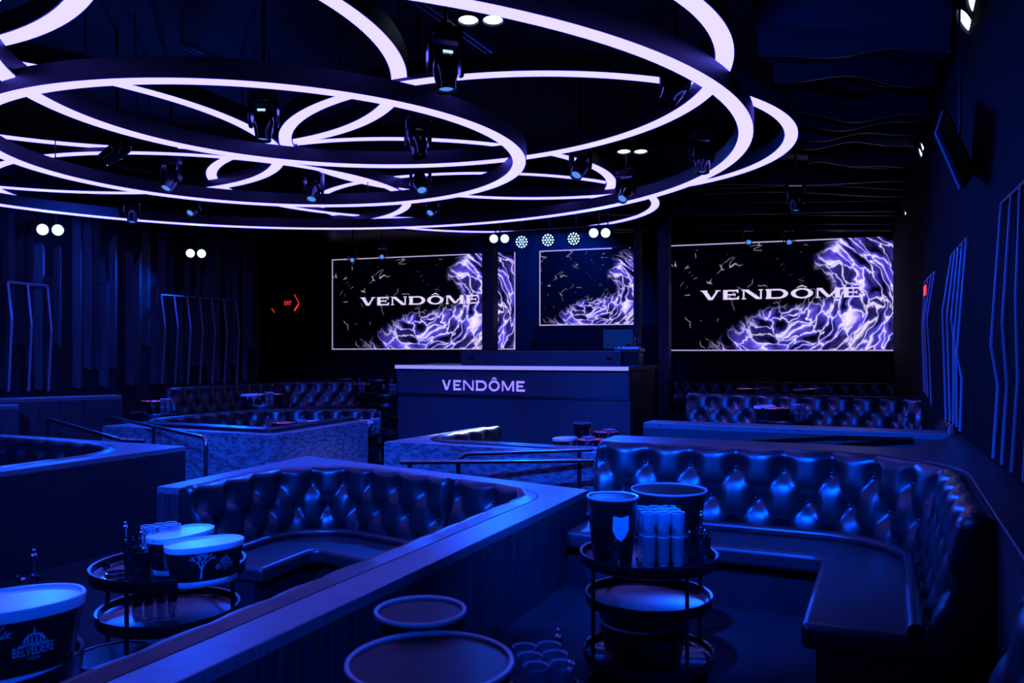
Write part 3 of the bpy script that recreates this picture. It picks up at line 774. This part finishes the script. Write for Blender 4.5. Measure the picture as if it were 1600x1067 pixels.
rail('dark double handrail with a rounded end in front of the small stone booth', [bend((h3s.x, h3s.y, LOW), h3s, h3e, .13), [AT(625, 722, 7.55), AT(928, 719, 7.2)]], [(AT(905, 703, 7.37), LOW), (AT(640, 722, 7.54), LOW)])
h4a = AT(1177, 691, 6.05); h4b = AT(1312, 684, 6.35)
rail('dark handrail on the ledge behind the big curved sofa', [[h4a, h4b, h4b+Vector((.5, -.12, 0))]], [(h4a+Vector((.06, .01, 0)), .80), (h4b, .80)], .018)

# ------------------------------------------------------------------ bar trolleys
def trolley_parts(t, R=.305):
    tray = [(0, 0), (R-.02, 0), (R-.002, .012), (R, .04), (R+.012, .043), (R+.014, .036), (R+.008, -.006), (R-.02, -.016), (0, -.016)]
    for z, s, nm in ((.523, 1, 'top_tray'), (.335, .92, 'middle_tray'), (.075, .95, 'bottom_tray')):
        obj(nm, MB().lathe([(r*s, q+z) for r, q in tray], 56), DARKST if z > .2 else GLOSSB, t)
    for k in range(4):
        a = PI/4*.55+k*PI/2; x, y = (R-.01)*math.cos(a), (R-.01)*math.sin(a)
        l = obj('leg', MB().tube([(x, y, .05), (x, y, .55)], .009, 8), BLACKM, t)
        obj('caster', MB().lathe([(.024, -.008), (.026, 0), (.024, .008)], 16).__class__().sphere((x, y, .027), .027, 12, 8, (1, .55, 1)), BLACKM, t)
    for a in (-2.35, -1.95, -1.5):
        x, y = .215*math.cos(a), .215*math.sin(a)
        obj('cup_holder', MB().lathe([(.042, .526), (.042, .530), (.036, .531), (.034, .527), (.034, .524), (.0, .5245)], 24, (x, y, 0)), GLOSSB, t)
def trolley(label, loc, rz=0, sc=(1, 1, 1)):
    t = thing('bar_trolley', label, 'trolley', loc, rz, 'round three-tier bar trolleys'); trolley_parts(t); t.scale = sc; return t
TRO = trolley('round three-tier bar trolley with cup holes in front of the big curved sofa', (.632, 3.83, 0))
def trolley_copy(label, loc, rz=0, sc=(1, 1, 1)):
    r = dup(TRO, loc, rz, label); r.scale = sc; return r
trolley_copy('round three-tier bar trolley standing by the middle booth under the oval buckets', (-1.83, 4.41, LOW), -.6, (1.235,)*3)
trolley_copy('tall round bar trolley at the lower corner under the largest oval bucket', (-1.76, 2.74, LOW), 0, (.95, .95, 1.42))
trolley_copy('round bar trolley at the bottom edge under the two big dark buckets', (-.10, 2.02, 0), 2.6)

# buckets
def lathe_bucket(name, label, r0, r1, h, loc, bodym, rimm, inm, emblem=False, group=None):
    t = thing(name, label, 'bucket', loc, group=group)
    obj('body', MB().lathe([(0, 0), (r0-.01, 0), (r0, .01), (r1, h-.012), (r1, h-.004)], 48), bodym, t)
    obj('lining', MB().lathe([(0, .012), (r0-.012, .012), (r1-.006, h-.004)], 48), inm, t)
    obj('rim', MB().lathe([(r1-.006, h-.006), (r1+.003, h-.008), (r1+.005, h-.003), (r1+.003, h+.003), (r1-.005, h+.002)], 48, closed=True), rimm, t)
    if emblem:
        me = MB(); pts = [(-.5, 1), (0, .93), (.5, 1), (.52, .45), (.3, .15), (0, 0), (-.3, .15), (-.52, .45)]
        a0 = -1.32; v = []
        for x, y in pts:
            z = .125+y*.115; r = r0+(r1-r0)*z/h+.0025; a = a0+x*.075/r; v.append((r*math.cos(a), r*math.sin(a), z))
        r = r0+(r1-r0)*.19/h+.0035; v.append((r*math.cos(a0), r*math.sin(a0), .19)); n = len(pts)
        me.add(v, [(i, (i+1) % n, n) for i in range(n)]); o = obj('emblem', me, PRINT, t); o['label'] = 'pale shield emblem'
    return t
c = G(957, 775, .833)
CHB = lathe_bucket('champagne_bucket', 'tall dark champagne bucket with a pale shield on the trolley by the big curved sofa', .088, .114, .31, (c.x, c.y, .523), BUCKETB, RIMM, INSIDE, True)
c = G(1045, 764, .813)
BIG = lathe_bucket('ice_bucket', 'wide dark ice bucket behind the glasses on the trolley by the big curved sofa', .13, .182, .29, (c.x, c.y, .523), BUCKETB, RIMM, INSIDE)
c = G(657, 953, .833); dup(CHB, (c.x, c.y, .523), 1.9, 'tall dark champagne bucket behind the widest bucket at the bottom edge')
c = G(672, 1032, .813); dup(BIG, (c.x, c.y, .523), 0, 'widest dark ice bucket in the picture, at the bottom edge')
c = G(990, 1000, .2); BOWL = lathe_bucket('ice_tub', 'large dark tub on the bottom shelf of the trolley by the big curved sofa', .17, .20, .19, (.60, 3.78, .078), BLACKM, RIMM, INSIDE)
dup(BOWL, (-2.02, 4.20, LOW+.10), 0, 'dark tub on the bottom shelf of the trolley under the oval buckets', scale=.95)

def text_polys(body):
    cu = bpy.data.curves.new('t', 'FONT'); cu.body = body; o = bpy.data.objects.new('t', cu); COL.objects.link(o)
    dg = bpy.context.evaluated_depsgraph_get(); me = bpy.data.meshes.new_from_object(o.evaluated_get(dg))
    v = [tuple(q.co) for q in me.vertices]; f = [tuple(p.vertices) for p in me.polygons]
    bpy.data.objects.remove(o); bpy.data.curves.remove(cu); bpy.data.meshes.remove(me); return v, f
def oval_bucket(label, loc, rz, sc=1, show=True):
    A, B, H = .195, .122, .205
    t = thing('oval_ice_bucket', label, 'bucket', loc, rz, 'oval printed ice buckets'); t.scale = (sc,)*3
    K = .84                                                     # bottom narrower than the rim
    def prof(r0, r1): return r0, r1
    pw = 2.3
    obj('foot', MB().lathe([(0, 0), (.80, 0), (.82, .006), (.84, .03), (.82, .034), (0, .034)], 64, sx=A, sy=B, power=pw), BUCKETW, t)
    obj('body', MB().lathe([(.80, .030), (.845, .032), (.985, H-.026), (.97, H-.022)], 64, sx=A, sy=B, power=pw), BUCKETB, t)
    obj('rim', MB().lathe([(.975, H-.03), (1.0, H-.03), (1.015, H-.004), (1.0, H), (.965, H), (.955, H-.01), (.955, H-.03)], 64, sx=A, sy=B, power=pw, closed=True), BUCKETW, t)
    obj('lining', MB().lathe([(0, .038), (.80, .038), (.955, H-.008)], 64, sx=A, sy=B, power=pw), BUCKETW, t)
    # arc-length map of the printed side
    N = 400; tab = []; s = 0; last = None
    for i in range(N+1):
        a = -PI+PI*i/N; ca, sa = math.cos(a), math.sin(a); q = (abs(ca)**pw+abs(sa)**pw)**(-1/pw)
        p = Vector((A*ca*q, B*sa*q))
        if last is not None: s += (p-last).length
        tab.append((s, p)); last = p
    mid = s/2
    def wrap(x, z, lift=.0022):
        f = .845+(.985-.845)*(z-.032)/(H-.058); tgt = mid+x/f
        j = min(N-1, max(0, int(N*tgt/s)))
        while j < N-1 and tab[j+1][0] < tgt: j += 1
        while j > 0 and tab[j][0] > tgt: j -= 1
        g = (tgt-tab[j][0])/max(1e-9, tab[j+1][0]-tab[j][0]); p = tab[j][1].lerp(tab[j+1][1], g)
        n = p.normalized(); p = p*f+n*lift; return (p.x, p.y, z)
    # branching tree
    tm = MB(); g = random.Random(11)
    def stroke(x0, z0, x1, z1, w0, w1):
        d = Vector((x1-x0, z1-z0)); n = Vector((-d.y, d.x)).normalized()
        q = [(x0-n.x*w0, z0-n.y*w0), (x0+n.x*w0, z0+n.y*w0), (x1+n.x*w1, z1+n.y*w1), (x1-n.x*w1, z1-n.y*w1)]
        tm.add([wrap(*p) for p in q], [(0, 1, 2, 3)])
    def grow(x, z, a, L, w, k):
        x1, z1 = x+math.cos(a)*L, z+math.sin(a)*L; stroke(x, z, x1, z1, w, w*.7)
        if k > 0:
            for da in ((-.55, .42) if k % 2 else (-.42, .05, .55)):
                grow(x1, z1, a+da+g.uniform(-.12, .12), L*g.uniform(.66, .82), w*.66, k-1)
    tx = -.055
    grow(tx, .045, PI/2-.03, .046, .0055, 4)
    o = obj('tree_print', tm, PRINT, t, smooth=False); o['label'] = 'pale bare tree print'
    # name with a small domed building above it
    v, f = text_polys('BELVEDERE'); xs = [q[0] for q in v]; ys = [q[1] for q in v]; w0 = max(xs)-min(xs); k = .094/w0
    lm = MB().add([wrap(.062+(q[0]-min(xs)-w0/2)*k, .083+q[1]*k*1.9, .003) for q in v], f)
    o = obj('lettering', lm, PRINT, t, smooth=False)
    v, f = text_polys('VODKA'); xs = [q[0] for q in v]; w0 = max(xs)-min(xs); k = .030/w0
    obj('small_lettering', MB().add([wrap(.062+(q[0]-min(xs)-w0/2)*k, .071+q[1]*k, .003) for q in v], f), PRINT, t, smooth=False)
    dm = MB()
    def poly(q): dm.add([wrap(.062+x, z, .003) for x, z in q], [tuple(range(len(q)))])
    for i in range(10):
        a, b = PI*i/10, PI*(i+1)/10
        poly([(.026*math.cos(a), .116+.024*math.sin(a)), (.020*math.cos(a), .116+.019*math.sin(a)), (.020*math.cos(b), .116+.019*math.sin(b)), (.026*math.cos(b), .116+.024*math.sin(b))])
    for x in (-.014, -.005, .005, .014): poly([(x-.0018, .112), (x+.0018, .112), (x+.0018, .132), (x-.0018, .132)])
    poly([(-.036, .108), (.036, .108), (.034, .112), (-.034, .112)]); poly([(-.002, .14), (.002, .14), (.0012, .155), (-.0012, .155)])
    obj('dome_print', dm, PRINT, t, smooth=False)
    return t
c = G(320, 845, .527)
OB = oval_bucket('oval ice bucket with a pale tree and lettering on the trolley by the middle booth', (c.x, c.y, LOW+.650), math.radians(40))
c = G(283, 826, .537); dup(OB, (c.x, c.y, LOW+.650), math.radians(66), 'oval ice bucket standing behind the glasses on the trolley by the middle booth')
c = G(2, 937, .68); dup(OB, (c.x, c.y, LOW+.750), math.radians(36), 'largest oval ice bucket with a pale tree and lettering, cut by the picture edge', scale=1.26)

# glasses
def glass_mesh():
    return MB().lathe([(0, .006), (.024, .006), (.0275, .03), (.032, .138), (.034, .14), (.0335, .137), (.030, .03), (.028, .004), (.026, 0), (0, 0)], 20)
GL = thing('highball_glass', 'clear highball glass in the double stack by the big curved sofa', 'glass', (0, 0, 0), group='stacked glasses by the big curved sofa')
COL.objects.unlink(GL); bpy.data.objects.remove(GL)
GL = obj('highball_glass', glass_mesh(), GLASS)
GL.data.materials.append(mat('glass_lip_glint', (.8, .85, .95), .08, trans=.25, spec=.9))  # paler rim and base, sparkle of the glass put into the colour
for p_ in GL.data.polygons:
    zz = sum(GL.data.vertices[q].co.z for q in p_.vertices)/len(p_.vertices)
    if zz > .1365 or zz < .007: p_.material_index = 1
tag(GL, 'clear highball glass in the double stack by the big curved sofa', 'glass', 'stacked glasses by the big curved sofa')
first = True
def glasses(c, z, nx, ny, tiers, label, group, rz=0, sc=1, pitch=.071):
    global first
    for k in range(tiers):
        for i in range(nx):
            for j in range(ny):
                x, y = (i-(nx-1)/2)*pitch*sc, (j-(ny-1)/2)*pitch*sc
                p = (c[0]+x*math.cos(rz)-y*math.sin(rz), c[1]+x*math.sin(rz)+y*math.cos(rz), z+k*.112*sc)
                if first: GL.location = p; first = False; o = GL
                else: o = GL.copy(); COL.objects.link(o); o.location = p; o.scale = (sc,)*3
                o['label'] = label; o['group'] = group
glasses((.675, 3.79), .526, 3, 3, 2, 'clear highball glass in the double stack by the big curved sofa', 'stacked glasses by the big curved sofa', .1, .95)
c = G(240, 893, LOW+.65); glasses((c.x, c.y+.09), LOW+.652, 3, 2, 2, 'clear highball glass stacked beside the oval bucket on the trolley by the middle booth', 'stacked glasses by the middle booth', .7, .9)
glasses((.075, 2.02), .526, 2, 3, 2, 'clear highball glass stacked at the bottom edge beside the widest dark bucket', 'stacked glasses at the bottom edge', .2, .9)
glasses((-1.86, 4.30), LOW+.436, 4, 2, 1, 'clear glass on the middle shelf of the trolley by the middle booth', 'glasses on the middle shelf', .5, .7, .08)

def caddy(label, loc, rz=0, pour=True, sc=1):
    t = thing('bar_caddy', label, 'caddy', loc, rz); t.scale = (sc,)*3
    obj('cup', MB().lathe([(0, 0), (.032, 0), (.038, .11), (.036, .11), (.031, .006), (0, .006)], 24), GLOSSB, t)
    obj('napkin', MB().box((0, .005, .10), (.055, .004, .06), m=Matrix.Rotation(.3, 3, 'X')).box((.004, .0, .095), (.05, .004, .06), m=Matrix.Rotation(-.2, 3, 'Y')), BUCKETB, t, smooth=False)
    for k in range(4):
        a = k*1.6; obj('stirrer', MB().tube([(.01*math.cos(a), .01*math.sin(a), .01), (.028*math.cos(a), .028*math.sin(a), .15)], .003, 6).sphere((.028*math.cos(a), .028*math.sin(a), .15), .008, 8, 6), STEEL if k % 2 else GLOSSB, t)
    if pour:
        obj('muddler', MB().tube([(0, .02, .01), (0, .03, .20)], .006, 8).sphere((0, .03, .205), .011, 10, 8).sphere((0, .03, .222), .007, 8, 6), STEEL, t)
    return t
c = G(1098, 878, .523); CAD = caddy('black cup with one long metal rod on the trolley by the big curved sofa', (c.x, c.y, .524))
def caddy_copy(label, loc, rz=0, sc=1):
    return dup(CAD, loc, rz, label, scale=sc)
c = G(1068, 880, .523); caddy_copy('black cup of stirrers next to the glass stack by the big curved sofa', (c.x, c.y, .524), 1.2, .95)
c = G(222, 912, LOW+.65); caddy_copy('black cup of stirrers in front of the glasses on the trolley by the middle booth', (c.x, c.y, LOW+.652), .5, 1.2)
c = G(208, 900, LOW+.65); caddy_copy('black cup of stirrers behind another one at the cup holes by the middle booth', (c.x, c.y, LOW+.652), 2, 1.25)
caddy_copy('black cup with a long rod at the bottom edge beside the stacked glasses', (.13, 2.13, .524), .2, 1.08)
caddy_copy('squat black cup of stirrers at the bottom edge, nearest the aisle', (.165, 2.0, .524), 2.2, 1.0)
c = G(14, 915, .62); caddy_copy('thin rod standing in a cup behind the largest oval bucket', (c.x, c.y+.12, LOW+.752), 0, 1.3)

# far trolleys with their buckets and glasses
PB = lathe_bucket('pink_reflection_bucket', 'black bucket with a painted pink reflection inside', .13, .19, .22, (0, 0, -50), BUCKETB, CHROME, PINK)
used = [False]
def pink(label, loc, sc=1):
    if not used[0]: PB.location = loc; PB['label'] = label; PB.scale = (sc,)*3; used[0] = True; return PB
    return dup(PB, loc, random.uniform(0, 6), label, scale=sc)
def far(where, c, z0, pinks, big, ng, ovals=0, rz=0, sc=1.1):
    trolley_copy('small far round bar trolley %s' % where, (c[0], c[1], z0), rz, (sc,)*3)
    zt = z0+.523*sc+.003
    for i, (dx, dy) in enumerate(pinks): pink('bucket with a painted pink reflection inside %s%s' % (where, ('', ', the second of two')[i]), (c[0]+dx, c[1]+dy, zt), .9)
    for i, (dx, dy) in enumerate(big): dup(CHB if ovals == 0 else OB, (c[0]+dx, c[1]+dy, zt), 1+i, 'dark bucket with a pale rim %s%s' % (where, ('', ', the second of two')[i]), scale=1.0)
    for i in range(ng): pass
    dx, dy = (.14, -.1); glasses((c[0]+dx, c[1]+dy), zt, 2, 2, 2, 'clear glass in the stack %s' % where, 'stacked glasses %s' % where, .4, .95)
    caddy_copy('black cup of stirrers %s' % where, (c[0]+.02, c[1]-.22, zt), .8, 1)
far('at the end of the dark low wall', (-4.95, 11.55), 0, [(-.12, .1)], [], 4)
far('before the raised tufted sofa', (-4.02, 13.3), 0, [(.12, .16)], [(-.17, .0)], 4, 1)
far('inside the stone booth beside its sofa', (-3.15, 11.95), LOW, [(-.15, -.02)], [(.2, .12)], 4, 1)
far('at the open end of the stone booth', (-2.15, 12.2), LOW, [(-.1, .1)], [(.0, -.15)], 4, 1)
far('inside the small stone booth', (.75, 9.7), LOW, [(.17, .02)], [(-.12, .12)], 4, 1)
far('between the small stone booth and the wide booth', (1.1, 10.6), LOW, [(.1, .0)], [(-.2, .0)], 4)
far('in front of the sofa by the ribbed wall', (3.42, 10.4), 0, [(-.15, -.16)], [(-.2, .12)], 4, 1)
far('under the middle of the large screen', (4.45, 15.2), 0, [(-.14, .05)], [(.2, .1)], 4, 1)
far('under the large screen nearest the ribs', (5.45, 15.0), 0, [(.0, .15)], [(-.22, -.05)], 4, 1)
far('under the screen half hidden by the dark pillar', (-3.25, 17.2), 0, [(.1, .12)], [(-.2, .0)], 4)
far('half hidden behind the wide booth', (-2.5, 16.4), 0, [], [(-.15, .05)], 4)

# ------------------------------------------------------------------ stage lights
def moving_head_parts(t, lit):
    obj('mount_base', MB().box((0, 0, .30), (.26, .20, .09)), BLACKM, t, smooth=False, bevel=.012)
    obj('clamp', MB().tube([(0, 0, .345), (0, 0, 1.5)], .018, 8).box((0, 0, .37), (.1, .05, .05)), BLACKM, t)
    y = MB()
    prof = [(.0, .26), (.05, .25), (.06, .12), (.055, .0), (.03, -.055), (-.03, -.055), (-.055, .0), (-.06, .12), (-.05, .25)]
    for s in (-1, 1):
        v = []; n = len(prof)
        for (a, z) in prof: v.append((s*.125, a, z))
        for (a, z) in prof: v.append((s*.160, a*.8, z))
        y.add(v, [tuple(range(n)), tuple(range(2*n-1, n-1, -1))]+[(i, (i+1) % n, n+(i+1) % n, n+i) for i in range(n)])
    y.box((0, 0, .245), (.31, .12, .03))
    obj('yoke', y, GLOSSB, t, smooth=False, bevel=.008)
    h = obj('head', MB().lathe([(0, .17), (.06, .165), (.09, .13), (.105, .03), (.105, -.05), (.088, -.14), (.086, -.20), (.078, -.202), (.070, -.165), (0, -.165)], 28), GLOSSB, t)
    l = obj('lens', MB().lathe([(0, -.178), (.04, -.176), (.066, -.168)], 24), LAMPS if lit else GLOSSB, h)
    obj('display', MB().box((0, -.098, .11), (.085, .012, .022)), DISPLAY if lit == 2 else GLOSSB, h, smooth=False)
MH = {}
def moving_head(px, py, label, tilt=.5, pan=0, lit=1, z=0, sc=1):
    sc *= .78; z = (4.31 if z else 4.605)-1.5*sc
    Y = FPX*(z-EYE)/(HOR-py); p = AT(px, py, Y)
    if lit not in MH:
        t = thing('moving_head_light', label, 'stage light', p, pan, 'moving head stage lights'); moving_head_parts(t, lit); MH[lit] = t
    else: t = dup(MH[lit], p, pan, label)
    for ch in t.children:
        if ch.name.startswith('head'): ch.rotation_euler = (-tilt, 0, 0)
    t.scale = (sc,)*3; return t
moving_head(412, 192, 'black moving head light with a lit display, hanging where three rings cross', .1, 0, 2)
moving_head(696, 108, 'largest black moving head light, display lit, below the twin downlights', .15, .35, 2, sc=1.02)
moving_head(653, 222, 'black moving head light over the middle of the front ring, lens dark', .35, .4, 0)
moving_head(657, 285, 'black moving head light with a pale lens in the front ring near its far rim', .7, .3, 1)
moving_head(490, 298, 'black moving head light with a pale lens at the far rim of the front ring', .6, -.1, 1)
moving_head(267, 280, 'black moving head light with a pale lens under the front ring towards the slatted wall', .6, -.3, 1)
moving_head(183, 236, 'black moving head light turned sideways, smallest glint, inside the front ring', .9, -1.2, 0)
moving_head(77, 322, 'black moving head light just above the brightest twin lamps', 1.2, 0, 1, sc=.85)
moving_head(208, 332, 'black moving head light between the two twin lamps of the slatted wall', .25, 0, 1)
moving_head(303, 326, 'black moving head light with a pale lens just above the twin lamps near the alcove', .9, -.2, 1, sc=.9)
moving_head(447, 347, 'black moving head light with a bright round lens below the front rings', .9, 0, 1, sc=.75)
moving_head(677, 326, 'black moving head light with a pale lens just below the front ring', .9, -.4, 1, sc=.9)
moving_head(907, 260, 'black moving head light tilted away, beside the ring end over the small screen', .7, -.6, 1)
moving_head(978, 300, 'black moving head light with a pale lens beneath the widest ring, nearest the small screen', .8, -.6, 1)
moving_head(1055, 137, 'black moving head light half hidden behind the widest ring rim', .6, -.9, 0)
moving_head(1097, 247, 'black moving head light with a wide lit face inside the bend of the widest ring', .1, .2, 1, sc=1.0)
moving_head(1243, 312, 'black moving head light alone under the slatted ceiling beyond the ring bend', .15, 0, 1)
moving_head(1170, 374, 'black moving head light over the big unobstructed screen, farther from the ribbed wall', 1.0, -.3, 1, 3.72, .8)
moving_head(1233, 374, 'black moving head light over the big unobstructed screen, closer to the ribbed wall', 1.0, -.3, 1, 3.72, .8)
moving_head(551, 405, 'black moving head light over the outer corner of the screen with the pillar', 1.3, .1, 1, 3.6, .8)
moving_head(597, 400, 'black moving head light over the top edge of the screen with the pillar', 1.3, .1, 1, 3.6, .8)

def can(t, x, m, r=.095):
    b = obj('lamp_can', MB().lathe([(.05, .16), (r*.8, .14), (r, .02), (r+.008, 0), (r-.006, 0), (r-.012, .02)], 24, (x, 0, 0)), BLACKM, t)
    obj('lens', MB().lathe([(0, .012), (r*.6, .010), (r-.012, .018)], 24, (x, 0, 0)), m, b)
def drop(t, d, back):
    q = d.to_track_quat('-Z', 'Y').to_matrix().inverted(); p = Vector(t.location)
    a = p-d*back; top = Vector((a.x, a.y, 4.31 if p.y > 13.3 else CZ+.01))
    obj('drop_rod', MB().tube([q @ (a-p), q @ (top-p)], .012, 8), BLACKM, t)
def twin(label, p, direction, m=LAMPG, power=0, r=.095, ceil=None):
    t = thing('twin_spotlight', label, 'spotlight', p, group='twin lamps'); d = Vector(direction).normalized()
    t.rotation_euler = d.to_track_quat('-Z', 'Y').to_euler()
    for s in (-1, 1): can(t, s*(r+.012), m, r)
    obj('bracket', MB().box((0, 0, .17), (.26, .05, .02)).tube([(0, 0, .17), (0, 0, .30)], .012, 8), BLACKM, t, smooth=False)
    drop(t, d, .29)
    if power:
        spot(Vector(p)+d*.05, Vector(p)+d*2+Vector((0, 0, -1.6)), power, BLUE, 130, .5, .1)
def P_at(px, py, z): return AT(px, py, FPX*(z-EYE)/(HOR-py))
twin('twin white downlights in the black ceiling by the perforated strut, overhead', P_at(751, 33, 4.35), (.0, -.15, -1), power=0)
twin('twin white downlights in the black ceiling behind the widest ring', P_at(988, 238, 3.9), (.0, -.15, -1), power=0, r=.09)
twin('brightest twin blue-white lamps high on the slatted wall', P_at(78, 359, 3.27), (.25, -1, -.15), power=700, r=.09)
twin('twin blue-white lamps near the dark alcove end of the slatted wall', P_at(306, 396, 3.27), (.25, -1, -.15), power=700, r=.085)
twin('twin blue-white stage lamps at the pillar end of the lamp row over the booth', P_at(780, 373, 3.25), (-.05, -1, -.2), power=700, r=.075)
twin('twin blue-white stage lamps at the open end of the lamp row over the booth', P_at(937, 364, 3.3), (-.05, -1, -.2), power=700, r=.08)
twin('twin lamps seen edge-on in the top corner on the ribbed wall', P_at(1515, 24, 3.75), (-.82, .2, -.5), r=.10)
twin('twin lamps seen edge-on beside the hanging dark panel', P_at(1441, 240, 3.8), (-.85, .33, -.35), r=.12)
twin('small twin lamps seen edge-on over the end of the large screen', P_at(1417, 336, 3.6), (-.85, .28, -.3), LAMPG, r=.10)
def par(px, py, label):
    p = P_at(px, py, 3.2); t = thing('stage_par_light', label, 'stage light', p, group='round multi-cell stage lamps')
    d = Vector((-p.x*.3, -1, -.12)); t.rotation_euler = d.to_track_quat('-Z', 'Y').to_euler()
    obj('lamp_can', MB().lathe([(.06, .2), (.10, .18), (.115, .02), (.12, 0), (.108, 0), (.105, .02), (0, .02)], 28), BLACKM, t)
    for k in range(19):
        if k == 0: x = y = 0
        elif k < 7: a = k*PI/3; x, y = .042*math.cos(a), .042*math.sin(a)
        else: a = k*PI/6; x, y = .082*math.cos(a), .082*math.sin(a)
        obj('cell', MB().lathe([(.0, .0), (.011, .004), (.0135, .016)], 10, (x, y, 0)), LAMPC, t)
    obj('bracket', MB().tube([(0, 0, .2), (0, .12, .2)], .012, 8).box((0, .13, .2), (.3, .02, .03)), BLACKM, t, smooth=False)
    drop(t, d.normalized(), .2)
par(815, 378, 'round multi-cell stage lamp over the booth, closest to the pillar'); par(856, 375, 'round multi-cell stage lamp in the middle of the row over the booth'); par(896, 373, 'round multi-cell stage lamp over the booth, closest to the open twin lamps')
a = AT(765, 366, 13.6); b = AT(960, 352, 13.0)
t = thing('lighting_bar', 'dark metal bar carrying the row of lamps over the booth', 'bar', a)
obj('pipe', MB().tube([a, b], .025, 10), BLACKM, t, world=True)
for f in (.05, .95): p = a.lerp(b, f); obj('drop_rod', MB().tube([p, (p.x, p.y, CZ)], .012, 6), BLACKM, t, world=True)

# hanging dark panel
q = [P_at(1477, 171, 4.3), None, None, None]
Yp = q[0].y
c0 = AT(1477, 171, 5.6); c1 = AT(1466, 206, 5.0); c2 = AT(1504, 293, 5.0); c3 = AT(1522, 267, 5.6)
n = (c3-c0).cross(c1-c0).normalized()*.025
t = thing('hanging_panel', 'flat dark tilted panel hanging beside the ribbed wall', 'panel', (c0+c2)/2)
obj('panel_face', MB().add([c0, c1, c2, c3, c0+n, c1+n, c2+n, c3+n], [(0, 1, 2, 3), (7, 6, 5, 4), (0, 1, 5, 4), (1, 2, 6, 5), (2, 3, 7, 6), (3, 0, 4, 7)]), mat('panel_cloth', (.2, .2, .22), .7), t, smooth=False, world=True)
obj('frame', MB().tube([c0, c1, c2, c3], .012, 6, closed=True), BLACKM, t, world=True)
obj('hanger', MB().tube([(c0+c3)/2, Vector((((c0+c3)/2).x, ((c0+c3)/2).y, CZ))], .008, 6), BLACKM, t, world=True)

# exit sign
p = AT(450, 473, 20.5)
t = thing('exit_sign', 'small red glowing exit sign in the dark alcove', 'sign', p, -.2)
obj('sign_case', MB().box((0, .03, 0), (.27, .05, .18)), BLACKM, t, smooth=False)
v, f = text_polys('EXIT'); xs = [q[0] for q in v]; w0 = max(xs)-min(xs); k = .19/w0
obj('lettering', MB().add([((q[0]-min(xs)-w0/2)*k, -.001, q[1]*k*1.6-.06) for q in v], f), REDS, t, smooth=False)
obj('red_reflection_strips', MB().bar((.17, 0, .20), (.30, 0, -.02), .012).bar((.28, 0, -.04), (.17, 0, -.20), .025).bar((-.44, 0, -.14), (-.36, 0, -.24), .012), REDS, t, smooth=False)  # glowing strips stand in for the sign's red reflections, no lamp there
p = AT(1444, 454, 8.6)
t = thing('exit_sign', 'red glowing sign seen edge-on by the smallest wall ribs', 'sign', p)
obj('sign_case', MB().box((.02, 0, 0), (.02, .3, .12), rz=-.4), BLACKM, t, smooth=False)
obj('sign_face', MB().box((.004, -.01, 0), (.01, .28, .10), rz=-.4), REDS, t, smooth=False)
